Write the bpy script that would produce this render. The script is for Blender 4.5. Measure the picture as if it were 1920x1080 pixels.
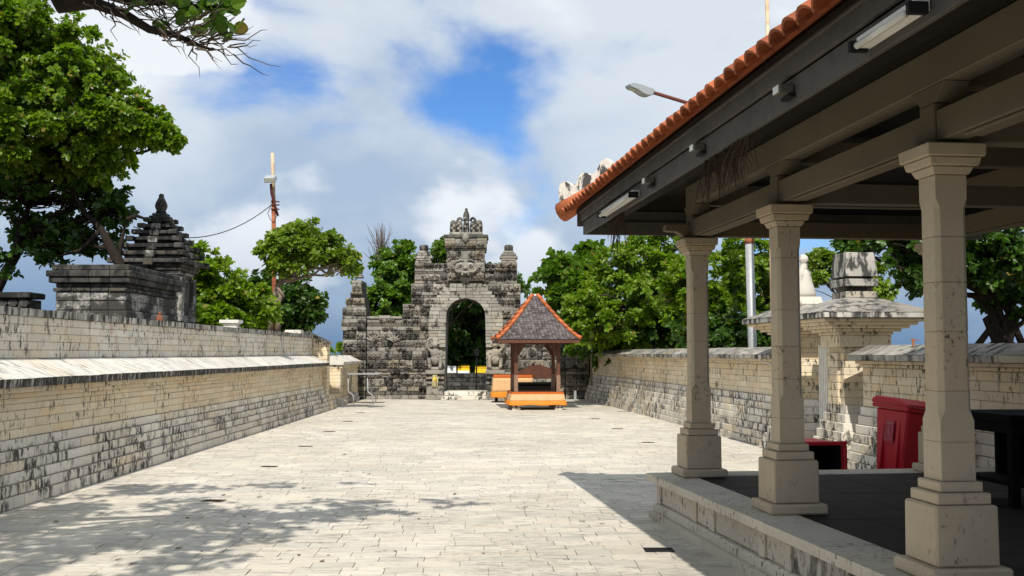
import bpy, bmesh, math, random
import numpy as np
from mathutils import Vector, Matrix, noise, Euler
for o in list(bpy.data.objects): bpy.data.objects.remove(o)
S = bpy.context.scene; C = S.collection
rad = math.radians
# ------------------------------------------------------------------ camera
F = 2000.0; H = 1.5; T = math.atan(122/2000)       # focal length in 1920-wide pixels, eye height, pitch
cam = bpy.data.cameras.new('camera'); cam.sensor_width = 36; cam.lens = 36*F/1920; cam.clip_end = 5000; cam.clip_start = .05
co = bpy.data.objects.new('camera', cam); C.objects.link(co)
co.location = (0, 0, H); co.rotation_euler = (rad(90)+T, 0, 0); S.camera = co
def ray(px, py):
    a = (px-960)/F; b = (540-py)/F
    return Vector((a, math.cos(T)-b*math.sin(T), math.sin(T)+b*math.cos(T)))
def G(px, py, z=0):                                 # pixel -> point on a level surface
    r = ray(px, py); t = (z-H)/r.z; return Vector((r.x*t, r.y*t, z))
def P(px, py, D):                                   # pixel -> point at the distance of what it touches
    r = ray(px, py); t = D/r.y; return Vector((r.x*t, D, H+r.z*t))
# ------------------------------------------------------------------ light
LD = Vector((.035, .67, -.74)).normalized()         # way the sunlight travels
sun = bpy.data.lights.new('sun', 'SUN'); sun.energy = 5.0; sun.angle = rad(.53); sun.color = (1, .955, .88)
so = bpy.data.objects.new('sun', sun); C.objects.link(so); so.rotation_euler = LD.to_track_quat('-Z', 'Y').to_euler(); so.location = (0, -20, 30)
W = bpy.data.worlds.new('World'); S.world = W; W.use_nodes = True
def world():
    nt = W.node_tree; N = nt.nodes; L = nt.links; N.clear()
    def nd(t, **k):
        n = N.new(t)
        for a, b in k.items(): setattr(n, a, b)
        return n
    def mth(op, a, b=None, clamp=False):
        n = nd('ShaderNodeMath', operation=op, use_clamp=clamp)
        for i, v in enumerate((a, b)):
            if v is None: continue
            if isinstance(v, (int, float)): n.inputs[i].default_value = v
            else: L.new(v, n.inputs[i])
        return n.outputs[0]
    sky = nd('ShaderNodeTexSky', sky_type='NISHITA', sun_disc=False)
    sky.sun_elevation = math.asin(-LD.z); sky.sun_rotation = math.atan2(-LD.x, -LD.y)
    sky.altitude = 50; sky.air_density = 1.0; sky.dust_density = .3; sky.ozone_density = 2.5
    tc = nd('ShaderNodeTexCoord'); sp = nd('ShaderNodeSeparateXYZ'); L.new(tc.outputs['Generated'], sp.inputs[0])
    zc = mth('MAXIMUM', sp.outputs[2], 0.0)
    den = mth('ADD', zc, .55)
    cx = mth('ADD', mth('DIVIDE', sp.outputs[0], den), .28); cy = mth('ADD', mth('DIVIDE', sp.outputs[1], den), .13)
    cb = nd('ShaderNodeCombineXYZ'); L.new(cx, cb.inputs[0]); L.new(cy, cb.inputs[1]); cb.inputs[2].default_value = SKYSEED
    def nz(scale, det, ro, dist=0.0, off=0.0):
        mp = nd('ShaderNodeMapping'); mp.inputs['Location'].default_value = (off, off*.7, off*.3); L.new(cb.outputs[0], mp.inputs[0])
        n = nd('ShaderNodeTexNoise'); L.new(mp.outputs[0], n.inputs['Vector']); n.inputs['Scale'].default_value = scale
        n.inputs['Detail'].default_value = det; n.inputs['Roughness'].default_value = ro; n.inputs['Distortion'].default_value = dist
        return n.outputs[0]
    def ss(v, a, b):
        n = nd('ShaderNodeMapRange', interpolation_type='SMOOTHSTEP'); L.new(v, n.inputs[0]); n.inputs[1].default_value = a; n.inputs[2].default_value = b
        return n.outputs[0]
    cover = ss(nz(3.0, 8, .52, .25), .33, .48)            # high, even cloud with blue gaps
    puff = ss(nz(3.4, 8, .45, .1, 3.1), .51, .60)        # brighter heaped cloud
    shade = ss(nz(3.2, 6, .5, .3, 9.7), .32, .66)
    low = ss(zc, -.02, .145)                               # greyer, thicker air low down
    m1 = nd('ShaderNodeMix', data_type='RGBA'); L.new(shade, m1.inputs[0]); m1.inputs[6].default_value = (4.3, 5.4, 6.9, 1); m1.inputs[7].default_value = (7.4, 8.1, 8.7, 1)
    m2 = nd('ShaderNodeMix', data_type='RGBA'); L.new(low, m2.inputs[0]); m2.inputs[6].default_value = (1.1, 2.2, 4.1, 1); L.new(m1.outputs[2], m2.inputs[7])
    m3 = nd('ShaderNodeMix', data_type='RGBA'); L.new(mth('MULTIPLY', puff, mth('MULTIPLY', low, .9)), m3.inputs[0]); L.new(m2.outputs[2], m3.inputs[6]); m3.inputs[7].default_value = (9.4, 9.7, 9.9, 1)
    cl = mth('MAXIMUM', mth('MAXIMUM', cover, mth('MULTIPLY', puff, low)), mth('MULTIPLY', mth('SUBTRACT', 1.0, low), 1.3), True)
    blue = nd('ShaderNodeMix', data_type='RGBA'); blue.blend_type = 'MULTIPLY'; blue.inputs[0].default_value = 1; L.new(sky.outputs[0], blue.inputs[6]); blue.inputs[7].default_value = (.55, .9, 1.35, 1)
    m4 = nd('ShaderNodeMix', data_type='RGBA'); L.new(mth('MULTIPLY', cl, .95), m4.inputs[0]); L.new(blue.outputs[2], m4.inputs[6]); L.new(m3.outputs[2], m4.inputs[7])
    bg = nd('ShaderNodeBackground'); bg.inputs[1].default_value = .1; L.new(m4.outputs[2], bg.inputs[0])
    out = nd('ShaderNodeOutputWorld'); L.new(bg.outputs[0], out.inputs[0])
SKYSEED = 25.9
world()
S.view_settings.view_transform = 'Standard'; S.view_settings.look = 'None'; S.view_settings.gamma = 1; S.view_settings.exposure = 0.0
S.render.engine = 'CYCLES'
# ------------------------------------------------------------------ materials
class NT:
    def __init__(s, name):
        s.m = bpy.data.materials.new(name); s.m.use_nodes = True; s.nt = s.m.node_tree; s.N = s.nt.nodes; s.L = s.nt.links
        s.b = s.N['Principled BSDF']; s.geo = s.N.new('ShaderNodeNewGeometry'); s.oi = s.N.new('ShaderNodeObjectInfo')
    def inp(s, n, i, v):
        if isinstance(v, (int, float)): n.inputs[i].default_value = v
        elif isinstance(v, tuple): n.inputs[i].default_value = v if len(v) == len(n.inputs[i].default_value) else (*v, 1)
        else: s.L.new(v, n.inputs[i])
    def math(s, op, a, b=0.0, clamp=False):
        n = s.N.new('ShaderNodeMath'); n.operation = op; n.use_clamp = clamp; s.inp(n, 0, a); s.inp(n, 1, b); return n.outputs[0]
    def noise(s, scale, det=4, ro=.55, stretch=(1, 1, 1), rnd=False, off=0.0):
        mp = s.N.new('ShaderNodeMapping'); mp.inputs['Scale'].default_value = stretch; mp.inputs['Location'].default_value = (off, off*1.3, off*.6); s.L.new(s.geo.outputs['Position'], mp.inputs[0])
        n = s.N.new('ShaderNodeTexNoise'); s.L.new(mp.outputs[0], n.inputs['Vector'])
        n.inputs['Scale'].default_value = scale; n.inputs['Detail'].default_value = det; n.inputs['Roughness'].default_value = ro
        return n.outputs[0]
    def ss(s, v, a, b, lo=0.0, hi=1.0):
        n = s.N.new('ShaderNodeMapRange'); n.interpolation_type = 'SMOOTHSTEP'; s.inp(n, 0, v); s.inp(n, 1, a); s.inp(n, 2, b); s.inp(n, 3, lo); s.inp(n, 4, hi); return n.outputs[0]
    def mix(s, f, a, b, mode='MIX'):
        n = s.N.new('ShaderNodeMix'); n.data_type = 'RGBA'; n.blend_type = mode; s.inp(n, 0, f); s.inp(n, 6, a); s.inp(n, 7, b); return n.outputs[2]
    def rnd(s, k=1.0):                              # a random number for each piece, loose or joined
        v = s.math('ADD', s.math('MULTIPLY', s.geo.outputs['Random Per Island'], 7.31*k), s.math('MULTIPLY', s.oi.outputs['Random'], 5.17*k))
        return s.math('FRACT', v)
    def bump(s, h, st=.3, d=.02):
        n = s.N.new('ShaderNodeBump'); n.inputs['Strength'].default_value = st; n.inputs['Distance'].default_value = d; s.L.new(h, n.inputs['Height']); s.L.new(n.outputs[0], s.b.inputs['Normal'])
    def done(s, col, rough=.8, spec=.3):
        s.inp(s.b, 'Base Color', col); s.inp(s.b, 'Roughness', rough); s.b.inputs['Specular IOR Level'].default_value = spec; return s.m
def stone(name, base, tint, dark, stain=(.55, .64), streak=(7, 7, 2.0), sscale=1.0, patch=(.42, .6), var=.16, bump=.35, fine=28, rust=0.0, rough=.85):
    t = NT(name)
    big = t.noise(.9, 3, .6); fin = t.noise(fine, 3, .7); med = t.noise(6, 3, .6, off=3)
    c = t.mix(t.ss(big, .35, .65), base, tint)
    r = t.rnd(); c = t.mix(1.0, c, t.mix(r, tuple(1-var for _ in 'abc'), tuple(1+var*.35 for _ in 'abc')), 'MULTIPLY')
    r2 = t.rnd(2.7); c = t.mix(t.ss(r2, .72, 1.0, 0, .55), c, tuple(x*y for x, y in zip(base, (1.0, .84, .62))))
    c = t.mix(t.ss(fin, .3, .7, 0, .35), c, tuple(x*.72 for x in base))
    if rust: c = t.mix(t.ss(t.noise(1.6, 5, .6, (1, 1, .6), off=11), .60, .74, 0, rust), c, (.42, .19, .06))
    st = t.ss(t.noise(sscale, 5, .72, streak, off=5), *stain)
    pt = t.ss(t.math('ADD', t.noise(1.3, 4, .6, off=8), t.ss(t.rnd(1.9), .6, 1.0, 0, .12)), *patch)
    m = t.math('MULTIPLY', st, pt, True)
    c = t.mix(t.math('MULTIPLY', m, .93), c, dark)
    t.bump(t.math('ADD', t.math('MULTIPLY', fin, .6), med), bump, .012)
    return t.done(c, rough, .25)
M = {}
M['lime'] = stone('limestone', (.76, .655, .475), (.70, .575, .385), (.035, .031, .025), stain=(.53, .61), streak=(15, 15, 6), patch=(.44, .60), var=.13, rust=.55)  # tan base puts the warm shade under the ledge into the stone colour
M['limew'] = stone('limestone_lit_weathered', (.76, .71, .61), (.66, .60, .49), (.028, .026, .022), stain=(.47, .56), streak=(13, 13, 5), patch=(.42, .57), var=.18)  # whiter base paints the steps as lit; the dark stains are weathering
M['cop'] = stone('coping_stained', (.60, .57, .50), (.40, .38, .33), (.018, .017, .015), stain=(.45, .56), streak=(8, 8, 1.6), patch=(.36, .54), var=.35)
M['slope'] = stone('coping_slope', (.74, .71, .64), (.66, .62, .55), (.05, .05, .045), stain=(.50, .64), streak=(4, 24, 4), patch=(.38, .56), var=.08)
M['rslope'] = stone('coping_slope_lichen', (.46, .425, .36), (.25, .23, .195), (.025, .024, .02), stain=(.44, .60), streak=(7, 12, 7), patch=(.34, .56), var=.15)
M['limeu'] = stone('limestone_lit_parapet', (.76, .71, .60), (.70, .63, .50), (.035, .031, .025), stain=(.52, .60), streak=(16, 16, 7), patch=(.43, .59), var=.15, rust=.6)  # whiter copy, the brighter light on the parapet is put into its colour
M['plat'] = stone('platform_stone', (.56, .51, .42), (.46, .42, .34), (.035, .032, .026), stain=(.55, .64), streak=(30, 30, 14), patch=(.38, .60), var=.10, rust=.3)
M['ledge'] = stone('ledge_edge_black', (.46, .43, .37), (.20, .19, .165), (.016, .015, .013), stain=(.38, .52), streak=(11, 11, 2.5), patch=(.16, .38), var=.3)
M['stained'] = stone('heavily_stained_stone', (.50, .47, .41), (.33, .31, .27), (.03, .029, .026), stain=(.44, .56), streak=(9, 9, 4), patch=(.30, .52), var=.2)
M['mortar'] = stone('mortar', (.42, .36, .27), (.30, .255, .19), (.02, .02, .018), patch=(.3, .5))
M['pale'] = stone('column_stone', (.56, .465, .335), (.47, .38, .265), (.06, .05, .038), stain=(.56, .66), streak=(34, 34, 20), patch=(.48, .68), var=.06, fine=40, bump=.15, rust=.25)
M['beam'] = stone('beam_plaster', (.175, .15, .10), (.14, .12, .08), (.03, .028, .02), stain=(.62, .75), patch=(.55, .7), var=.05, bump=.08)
M['gate'] = stone('carved_gate_stone', (.335, .312, .265), (.225, .208, .175), (.022, .02, .018), stain=(.50, .62), streak=(5, 5, 4), patch=(.34, .58), var=.34, bump=.7, fine=16)
M['gatel'] = stone('arch_stone', (.385, .36, .305), (.285, .265, .222), (.03, .028, .025), stain=(.50, .64), streak=(5, 5, 4), patch=(.44, .62), var=.26, bump=.5, fine=18)
M['gated'] = stone('dark_gate_stone', (.16, .147, .122), (.10, .095, .08), (.018, .017, .015), stain=(.46, .6), patch=(.3, .5), var=.3, bump=.7)
M['black'] = stone('blackened_shrine_stone', (.105, .10, .09), (.055, .052, .047), (.014, .014, .013), stain=(.44, .56), streak=(5, 5, 3), patch=(.25, .5), var=.35, bump=.6, fine=18)
def shrinelichen():
    t = NT('shrine_stone_lichen'); c = t.mix(t.ss(t.noise(2.2, 8, .7, (1, 1, 1.4)), .46, .56), (.05, .047, .042), (.46, .44, .40))
    c = t.mix(t.ss(t.noise(22, 5, .7), .35, .6, 0, .8), c, (.06, .056, .05)); t.bump(t.noise(18, 6, .7), .6, .015); return t.done(c, .9, .2)
M['lichen'] = shrinelichen()
def paver():
    t = NT('limestone_paving'); big = t.noise(.35, 5, .6); st = t.noise(1.0, 7, .7, (3.0, 14, 3), off=2)
    c = t.mix(t.ss(big, .35, .66), (.615, .57, .485), (.565, .515, .425)); r = t.rnd()
    c = t.mix(1.0, c, t.mix(r, (.85, .85, .85), (1.07, 1.06, 1.05)), 'MULTIPLY')
    c = t.mix(t.ss(t.rnd(2.3), .7, 1, 0, .35), c, (.60, .50, .38))
    c = t.mix(t.ss(t.rnd(3.7), .8, 1, 0, .45), c, (.42, .41, .38))
    c = t.mix(t.math('MULTIPLY', t.ss(st, .47, .64), t.ss(t.noise(.6, 4, .6, off=6), .34, .60)), c, (.34, .31, .26))
    c = t.mix(t.math('MULTIPLY', t.ss(t.noise(1.0, 5, .75, (14, 40, 14), off=9), .50, .62, 0, .75), t.ss(t.noise(.8, 3, .6, off=12), .42, .62)), c, (.26, .235, .19))
    c = t.mix(t.ss(t.noise(9, 4, .75, off=4), .60, .70, 0, .8), c, (.20, .18, .15))
    t.bump(t.noise(40, 5, .7), .2, .006); return t.done(c, .78, .25)
M['paver'] = paver(); M['sand'] = stone('joint_sand', (.40, .355, .28), (.30, .26, .20), (.08, .07, .055))
def plain(name, col, rough=.6, spec=.4, metal=0.0, var=.0, nz=.0, nscale=8, dark=None, bump=.0):
    t = NT(name); c = col
    if nz: c = t.mix(t.ss(t.noise(nscale, 6, .65), .38, .68, 0, nz), col, dark or tuple(x*.45 for x in col))
    if var: c = t.mix(1.0, c, t.mix(t.rnd(), (1-var,)*3, (1+var*.5,)*3), 'MULTIPLY')
    if bump: t.bump(t.noise(nscale*4, 5, .6), bump, .01)
    t.b.inputs['Metallic'].default_value = metal
    return t.done(c, rough, spec)
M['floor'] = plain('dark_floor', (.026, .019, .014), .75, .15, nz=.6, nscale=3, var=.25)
M['joint'] = plain('floor_joint', (.02, .017, .014), .9)
M['fascia'] = plain('grey_painted_board', (.10, .092, .08), .7, .25, nz=.5, nscale=5, var=.1, dark=(.045, .042, .038))
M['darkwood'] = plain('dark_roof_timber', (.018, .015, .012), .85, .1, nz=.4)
M['tile'] = plain('orange_roof_tile', (.50, .135, .045), .7, .3, var=.4, nz=.6, nscale=14, dark=(.22, .07, .035), bump=.3)
M['hip'] = plain('hip_cap_orange', (.50, .135, .042), .65, .3, var=.25, nz=.5, nscale=9, dark=(.25, .09, .04))
M['shingle'] = plain('grey_shingle', (.145, .125, .125), .85, .2, var=.55, nz=.5, nscale=6, dark=(.09, .075, .07))
M['redwood'] = plain('red_brown_wood', (.115, .042, .022), .55, .35, nz=.5, nscale=7, var=.15)
M['palewood'] = plain('pale_post_foot', (.25, .15, .10), .7, .3, nz=.4)  # paler colour for the lower part of each post
M['orange'] = plain('orange_cloth', (.48, .105, .016), .75, .2, nz=.3, nscale=12, dark=(.45, .10, .01))
M['bright'] = plain('bright_orange_cloth', (.66, .215, .022), .7, .2, nz=.25, nscale=9, dark=(.65, .2, .015))
M['gold'] = plain('gold_cloth', (.62, .37, .18), .65, .3, nz=.45, nscale=10, dark=(.48, .28, .11), bump=.2)
M['yellow'] = plain('yellow_cloth', (.80, .50, .02), .8, .2); M['white'] = plain('white_cloth', (.80, .80, .80), .8, .2)
M['wpaint'] = plain('white_paint', (.74, .72, .66), .6, .4, nz=.25)
M['red'] = plain('red_bin_plastic', (.52, .010, .026), .42, .4, nz=.3, nscale=5, dark=(.36, .008, .018)); M['void'] = plain('dull_black', (.012, .012, .012), .8, .2)
M['sticker'] = plain('worn_sticker', (.46, .09, .11), .7, .2, nz=.8, nscale=45, dark=(.40, .02, .035))
M['smark'] = plain('faded_print', (.42, .17, .18), .7, .2, nz=.8, nscale=60, dark=(.45, .03, .04)); M['blackwood'] = plain('black_wood', (.006, .005, .0045), .9, .08)
M['rust'] = plain('rusty_steel', (.26, .075, .035), .8, .3, nz=.6, nscale=10, dark=(.42, .20, .09)); M['rustd'] = plain('dark_rusty_steel', (.13, .035, .025), .7, .3)
M['cream'] = plain('cream_weathered_pole', (.58, .49, .34), .6, .3, nz=.5, nscale=5, dark=(.36, .14, .06))
M['galv'] = plain('galvanised_steel', (.40, .405, .40), .5, .45, metal=.2, nz=.3); M['lampgrey'] = plain('lamp_housing', (.34, .36, .37), .4, .4)
M['lens'] = plain('lamp_glass', (.55, .55, .45), .15, .6); M['wire'] = plain('black_cable', (.02, .02, .02), .7)
M['tube'] = plain('fluorescent_tube', (.62, .60, .52), .3, .5, nz=.3); M['bark'] = plain('bark', (.075, .056, .042), .9, .15, nz=.6, nscale=16, bump=.6, dark=(.03, .023, .018))
M['barkd'] = plain('dark_bark', (.032, .025, .02), .95, .1, nz=.5, nscale=14, bump=.5); M['barkl'] = plain('pale_bark', (.24, .185, .14), .9, .15, nz=.6, nscale=14, bump=.6, dark=(.12, .09, .065)); M['twig'] = plain('dry_twig', (.11, .085, .065), .9, .1)
M['straw'] = plain('dry_roots', (.085, .06, .042), .9, .1, var=.4); M['palm'] = plain('palm_leaf_offering', (.46, .40, .20), .8, .2, nz=.4)
M['iron'] = plain('rusty_drain_plate', (.16, .11, .075), .8, .3, nz=.5, nscale=20); M['soil'] = plain('earth', (.10, .085, .06), .95, .1, nz=.6, nscale=1.5, dark=(.05, .07, .02))
M['ornw'] = stone('white_ornament', (.72, .68, .60), (.62, .58, .5), (.03, .03, .03), stain=(.5, .58), streak=(9, 9, 4), patch=(.36, .5)); M['terra'] = plain('terracotta', (.24, .09, .05), .8, .2, nz=.4)
M['bamboo'] = plain('old_bamboo', (.26, .22, .15), .7, .3, nz=.5, nscale=5)
def leafmat(name, lo, hi, tr=.35):
    t = NT(name); r = t.rnd(); c = t.mix(r, lo, hi); c = t.mix(t.ss(t.noise(.8, 3, .5), .35, .7, 0, .4), c, tuple(x*.7 for x in lo)); c = t.mix(t.ss(t.rnd(3.3), .982, .985), c, (.30, .22, .05))
    t.done(c, .38, .45)
    tl = t.N.new('ShaderNodeBsdfTranslucent'); t.L.new(t.mix(1.0, c, (1.35, 1.5, .55), 'MULTIPLY'), tl.inputs[0])
    mx = t.N.new('ShaderNodeMixShader'); mx.inputs[0].default_value = tr; t.L.new(t.b.outputs[0], mx.inputs[1]); t.L.new(tl.outputs[0], mx.inputs[2])
    t.L.new(mx.outputs[0], t.N['Material Output'].inputs[0]); return t.m
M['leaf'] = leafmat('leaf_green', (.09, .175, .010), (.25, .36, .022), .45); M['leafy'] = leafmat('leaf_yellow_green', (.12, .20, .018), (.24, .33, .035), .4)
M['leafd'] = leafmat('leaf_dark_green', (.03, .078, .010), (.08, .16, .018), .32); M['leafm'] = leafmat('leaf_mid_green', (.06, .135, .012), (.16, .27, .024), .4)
M['litter'] = plain('fallen_leaf', (.16, .10, .05), .8, .2, var=.5)
# ------------------------------------------------------------------ mesh helpers
class MB:
    def __init__(s): s.v = []; s.f = []; s.fl = []
    def add(s, vs, fs, M_=None):
        k = len(s.v); s.v += [tuple(M_ @ Vector(v)) for v in vs] if M_ else [tuple(v) for v in vs]; s.f += [tuple(i+k for i in f) for f in fs]; return s
    def box(s, x0, x1, y0, y1, z0, z1, M_=None):
        return s.add([(x0, y0, z0), (x1, y0, z0), (x1, y1, z0), (x0, y1, z0), (x0, y0, z1), (x1, y0, z1), (x1, y1, z1), (x0, y1, z1)],
                     [(0, 3, 2, 1), (4, 5, 6, 7), (0, 1, 5, 4), (1, 2, 6, 5), (2, 3, 7, 6), (3, 0, 4, 7)], M_)
    def frus(s, cx, cy, z0, z1, a0, b0, a1, b1, M_=None):     # box with its own half-sizes at the foot and the top
        return s.add([(cx-a0, cy-b0, z0), (cx+a0, cy-b0, z0), (cx+a0, cy+b0, z0), (cx-a0, cy+b0, z0), (cx-a1, cy-b1, z1), (cx+a1, cy-b1, z1), (cx+a1, cy+b1, z1), (cx-a1, cy+b1, z1)],
                     [(0, 3, 2, 1), (4, 5, 6, 7), (0, 1, 5, 4), (1, 2, 6, 5), (2, 3, 7, 6), (3, 0, 4, 7)], M_)
    def prism(s, poly, a, b, M_=None, f=None):                # poly in (u, w); f maps (u, w, depth) to a point
        f = f or (lambda u, w, d: (u, d, w)); n = len(poly)
        return s.add([f(u, w, a) for u, w in poly]+[f(u, w, b) for u, w in poly], [tuple(range(n)), tuple(range(2*n-1, n-1, -1))]+[(i, i+n, (i+1) % n+n, (i+1) % n) for i in range(n)], M_)
    def tube(s, pts, rs, n=6, cap=True):
        pts = [Vector(p) for p in pts]; rs = rs if isinstance(rs, (list, tuple)) else [rs]*len(pts); k = len(s.v); up = Vector((0, 0, 1)); pu = None
        for i, p in enumerate(pts):
            d = (pts[min(i+1, len(pts)-1)]-pts[max(i-1, 0)]).normalized()
            if pu is None: pu = d.orthogonal().normalized()
            pu = (pu-d*pu.dot(d)); pu = pu.normalized() if pu.length > 1e-5 else d.orthogonal().normalized(); w = d.cross(pu)
            for j in range(n):
                a = 2*math.pi*j/n; s.v.append(tuple(p+(pu*math.cos(a)+w*math.sin(a))*rs[i]))
        for i in range(len(pts)-1):
            for j in range(n):
                a = k+i*n+j; b = k+i*n+(j+1) % n; s.f.append((a, b, b+n, a+n))
        if cap: s.f.append(tuple(range(k+n-1, k-1, -1))); e = k+(len(pts)-1)*n; s.f.append(tuple(range(e, e+n)))
        return s
    def lathe(s, prof, c=(0, 0, 0), n=12, sq=1.0):
        k = len(s.v); c = Vector(c)
        for r, z in prof:
            for j in range(n): a = 2*math.pi*(j+.5)/n; s.v.append((c.x+r*math.cos(a), c.y+r*math.sin(a)*sq, c.z+z))
        m = len(prof)
        for i in range(m-1):
            for j in range(n): a = k+i*n+j; b = k+i*n+(j+1) % n; s.f.append((a, b, b+n, a+n))
        s.f.append(tuple(range(k+n-1, k-1, -1))); s.f.append(tuple(range(k+(m-1)*n, k+m*n))); return s
    def ell(s, c, r, n=10, m=6, M_=None):
        prof = [(math.sin(math.pi*(i+.25)/(m+.5-1+.0)) if 0 else math.sin(math.pi*(i/m*.96+.02)), -math.cos(math.pi*(i/m*.96+.02))) for i in range(m+1)]
        t = MB().lathe(prof, (0, 0, 0), n); vs = [(v[0]*r[0], v[1]*r[1], v[2]*r[2]) for v in t.v]
        if M_: vs = [M_ @ Vector(v) for v in vs]
        return s.add([(v[0]+c[0], v[1]+c[1], v[2]+c[2]) for v in vs], t.f)
    def mesh(s, name, mat, smooth=False):
        me = bpy.data.meshes.new(name); me.from_pydata(s.v, [], s.f); me.materials.append(mat)
        if smooth: me.polygons.foreach_set('use_smooth', [True]*len(me.polygons))
        me.update(); return me
    def build(s, name, mat, parent=None, smooth=False, bevel=0, loc=None):
        return ob(name, s.mesh(name, mat, smooth), parent, loc, bevel)
def ob(name, me, parent=None, loc=None, bevel=0, rot=None):
    o = bpy.data.objects.new(name, me); C.objects.link(o)
    if parent: o.parent = parent
    if loc is not None: o.location = loc
    if rot is not None: o.rotation_euler = rot
    if bevel: b = o.modifiers.new('bevel', 'BEVEL'); b.width = bevel; b.segments = 1; b.limit_method = 'ANGLE'
    return o
def tag(o, label, cat, group=None):
    o['label'] = label; o['category'] = cat
    if group: o['group'] = group
    return o
def thing(name, label, cat, loc=(0, 0, 0), group=None, rotz=0):
    o = bpy.data.objects.new(name, None); C.objects.link(o); o.location = loc; o.rotation_euler = (0, 0, rotz); o.empty_display_size = .2
    return tag(o, label, cat, group)
def struct(o): o['kind'] = 'structure'; return o
def stuff(o): o['kind'] = 'stuff'; return o
def chamf(lx, ly, lz, c):                                     # box with chamfered edges, centred: 44 triangles
    m = MB(); hx, hy, hz = lx/2, ly/2, lz/2; ix = {}
    for a in (-1, 1):
        for b in (-1, 1):
            for d in (-1, 1):
                for k in range(3):
                    p = [a*(hx-c), b*(hy-c), d*(hz-c)]; p[k] = (a, b, d)[k]*(hx, hy, hz)[k]; ix[a, b, d, k] = len(m.v); m.v.append(tuple(p))
    for k in range(3):
        i, j = [q for q in range(3) if q != k]
        for sgn in (-1, 1):
            q = []
            for a, b in ((-1, -1), (1, -1), (1, 1), (-1, 1)):
                t = [0, 0, 0]; t[k] = sgn; t[i] = a; t[j] = b; q.append(ix[t[0], t[1], t[2], k])
            m.f.append(tuple(q))
        for a in (-1, 1):
            for b in (-1, 1):
                q = []
                for e, kk in ((-1, i), (1, i), (1, j), (-1, j)):
                    t = [0, 0, 0]; t[k] = e; t[i] = a; t[j] = b; q.append(ix[t[0], t[1], t[2], kk])
                m.f.append(tuple(q))
    for a in (-1, 1):
        for b in (-1, 1):
            for d in (-1, 1): m.f.append(tuple(ix[a, b, d, k] for k in range(3)))
    return m
def fixn(me):
    bm = bmesh.new(); bm.from_mesh(me); bmesh.ops.recalc_face_normals(bm, faces=bm.faces); bm.to_mesh(me); bm.free(); return me
cache = {}
def blockmesh(lx, ly, lz, mat, c=.006):
    k = (round(lx, 3), round(ly, 3), round(lz, 3), mat)
    if k not in cache: cache[k] = fixn(chamf(lx, ly, lz, c).mesh('block', M[mat]))
    return cache[k]
# a wall frame: s runs along the wall, t points out of its face, z up
class Frame:
    def __init__(s, o, t): s.o = Vector((o[0], o[1], 0)); s.t = Vector((t[0], t[1], 0)).normalized(); s.s = s.t.cross(Vector((0, 0, 1))); s.M = Matrix(((s.s.x, s.t.x, 0, o[0]), (s.s.y, s.t.y, 0, o[1]), (0, 0, 1, 0), (0, 0, 0, 1)))
    def p(s, a, t, z): return s.M @ Vector((a, t, z))
def courses(fr, s0, s1, rows, parent, rnd, name='block', cap=300, thick=.16, jit=.004):
    """rows: (z0, z1, t_face, mat, [lengths]); the pieces that show largest become parts, the rest one joined part"""
    out = []
    for z0, z1, t, mat, ls in rows:
        a = s0; first = True
        while a < s1-.05:
            l = rnd.choice(ls)*(rnd.choice((.4, .6, .8)) if first else 1); first = False
            l = min(l, s1-a)
            if s1-a-l < .12: l = s1-a
            w = fr.p(a+l/2, t, (z0+z1)/2); d = max(w.y, .5)
            px = 960+w.x/d*F
            out.append((-(l*(z1-z0))/d**2 if -60 < px < 1980 and d > 3 else 0, a, l, z0, z1, t+rnd.uniform(-jit, jit), mat)); a += l
    out.sort(key=lambda q: q[0]); rest = {}
    rot = math.atan2(fr.s.y, fr.s.x)
    for i, (_, a, l, z0, z1, t, mat) in enumerate(out):
        g = .0022
        if i < cap:
            o = ob(name, blockmesh(l-2*g, thick, z1-z0-1.5*g, mat), parent, fr.p(a+l/2, t-thick/2, (z0+z1)/2), rot=(0, rnd.uniform(-.004, .004), rot+rnd.uniform(-.006, .006)))
        else: rest.setdefault(mat, MB()).box(a+g, a+l-g, t-thick, t, z0+g, z1-g, fr.M)
    for mat, mb in rest.items(): stuff(mb.build('more_blocks', M[mat], parent))
def profile_run(fr, s0, s1, poly, step, mat, parent, name, rnd, gap=.003):    # slabs of one cross-section (t, z), laid end to end
    a = s0
    while a < s1-.02:
        l = min(step*rnd.choice((.85, 1, 1.15)), s1-a)
        if s1-a-l < .2: l = s1-a
        dz = rnd.uniform(-.003, .003); mb = MB().prism([(t, z+dz) for t, z in poly], a+gap, a+l-gap, fr.M, lambda u, w, d: (d, u, w)); me = fixn(mb.mesh(name, M[mat])); ob(name, me, parent); a += l
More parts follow.
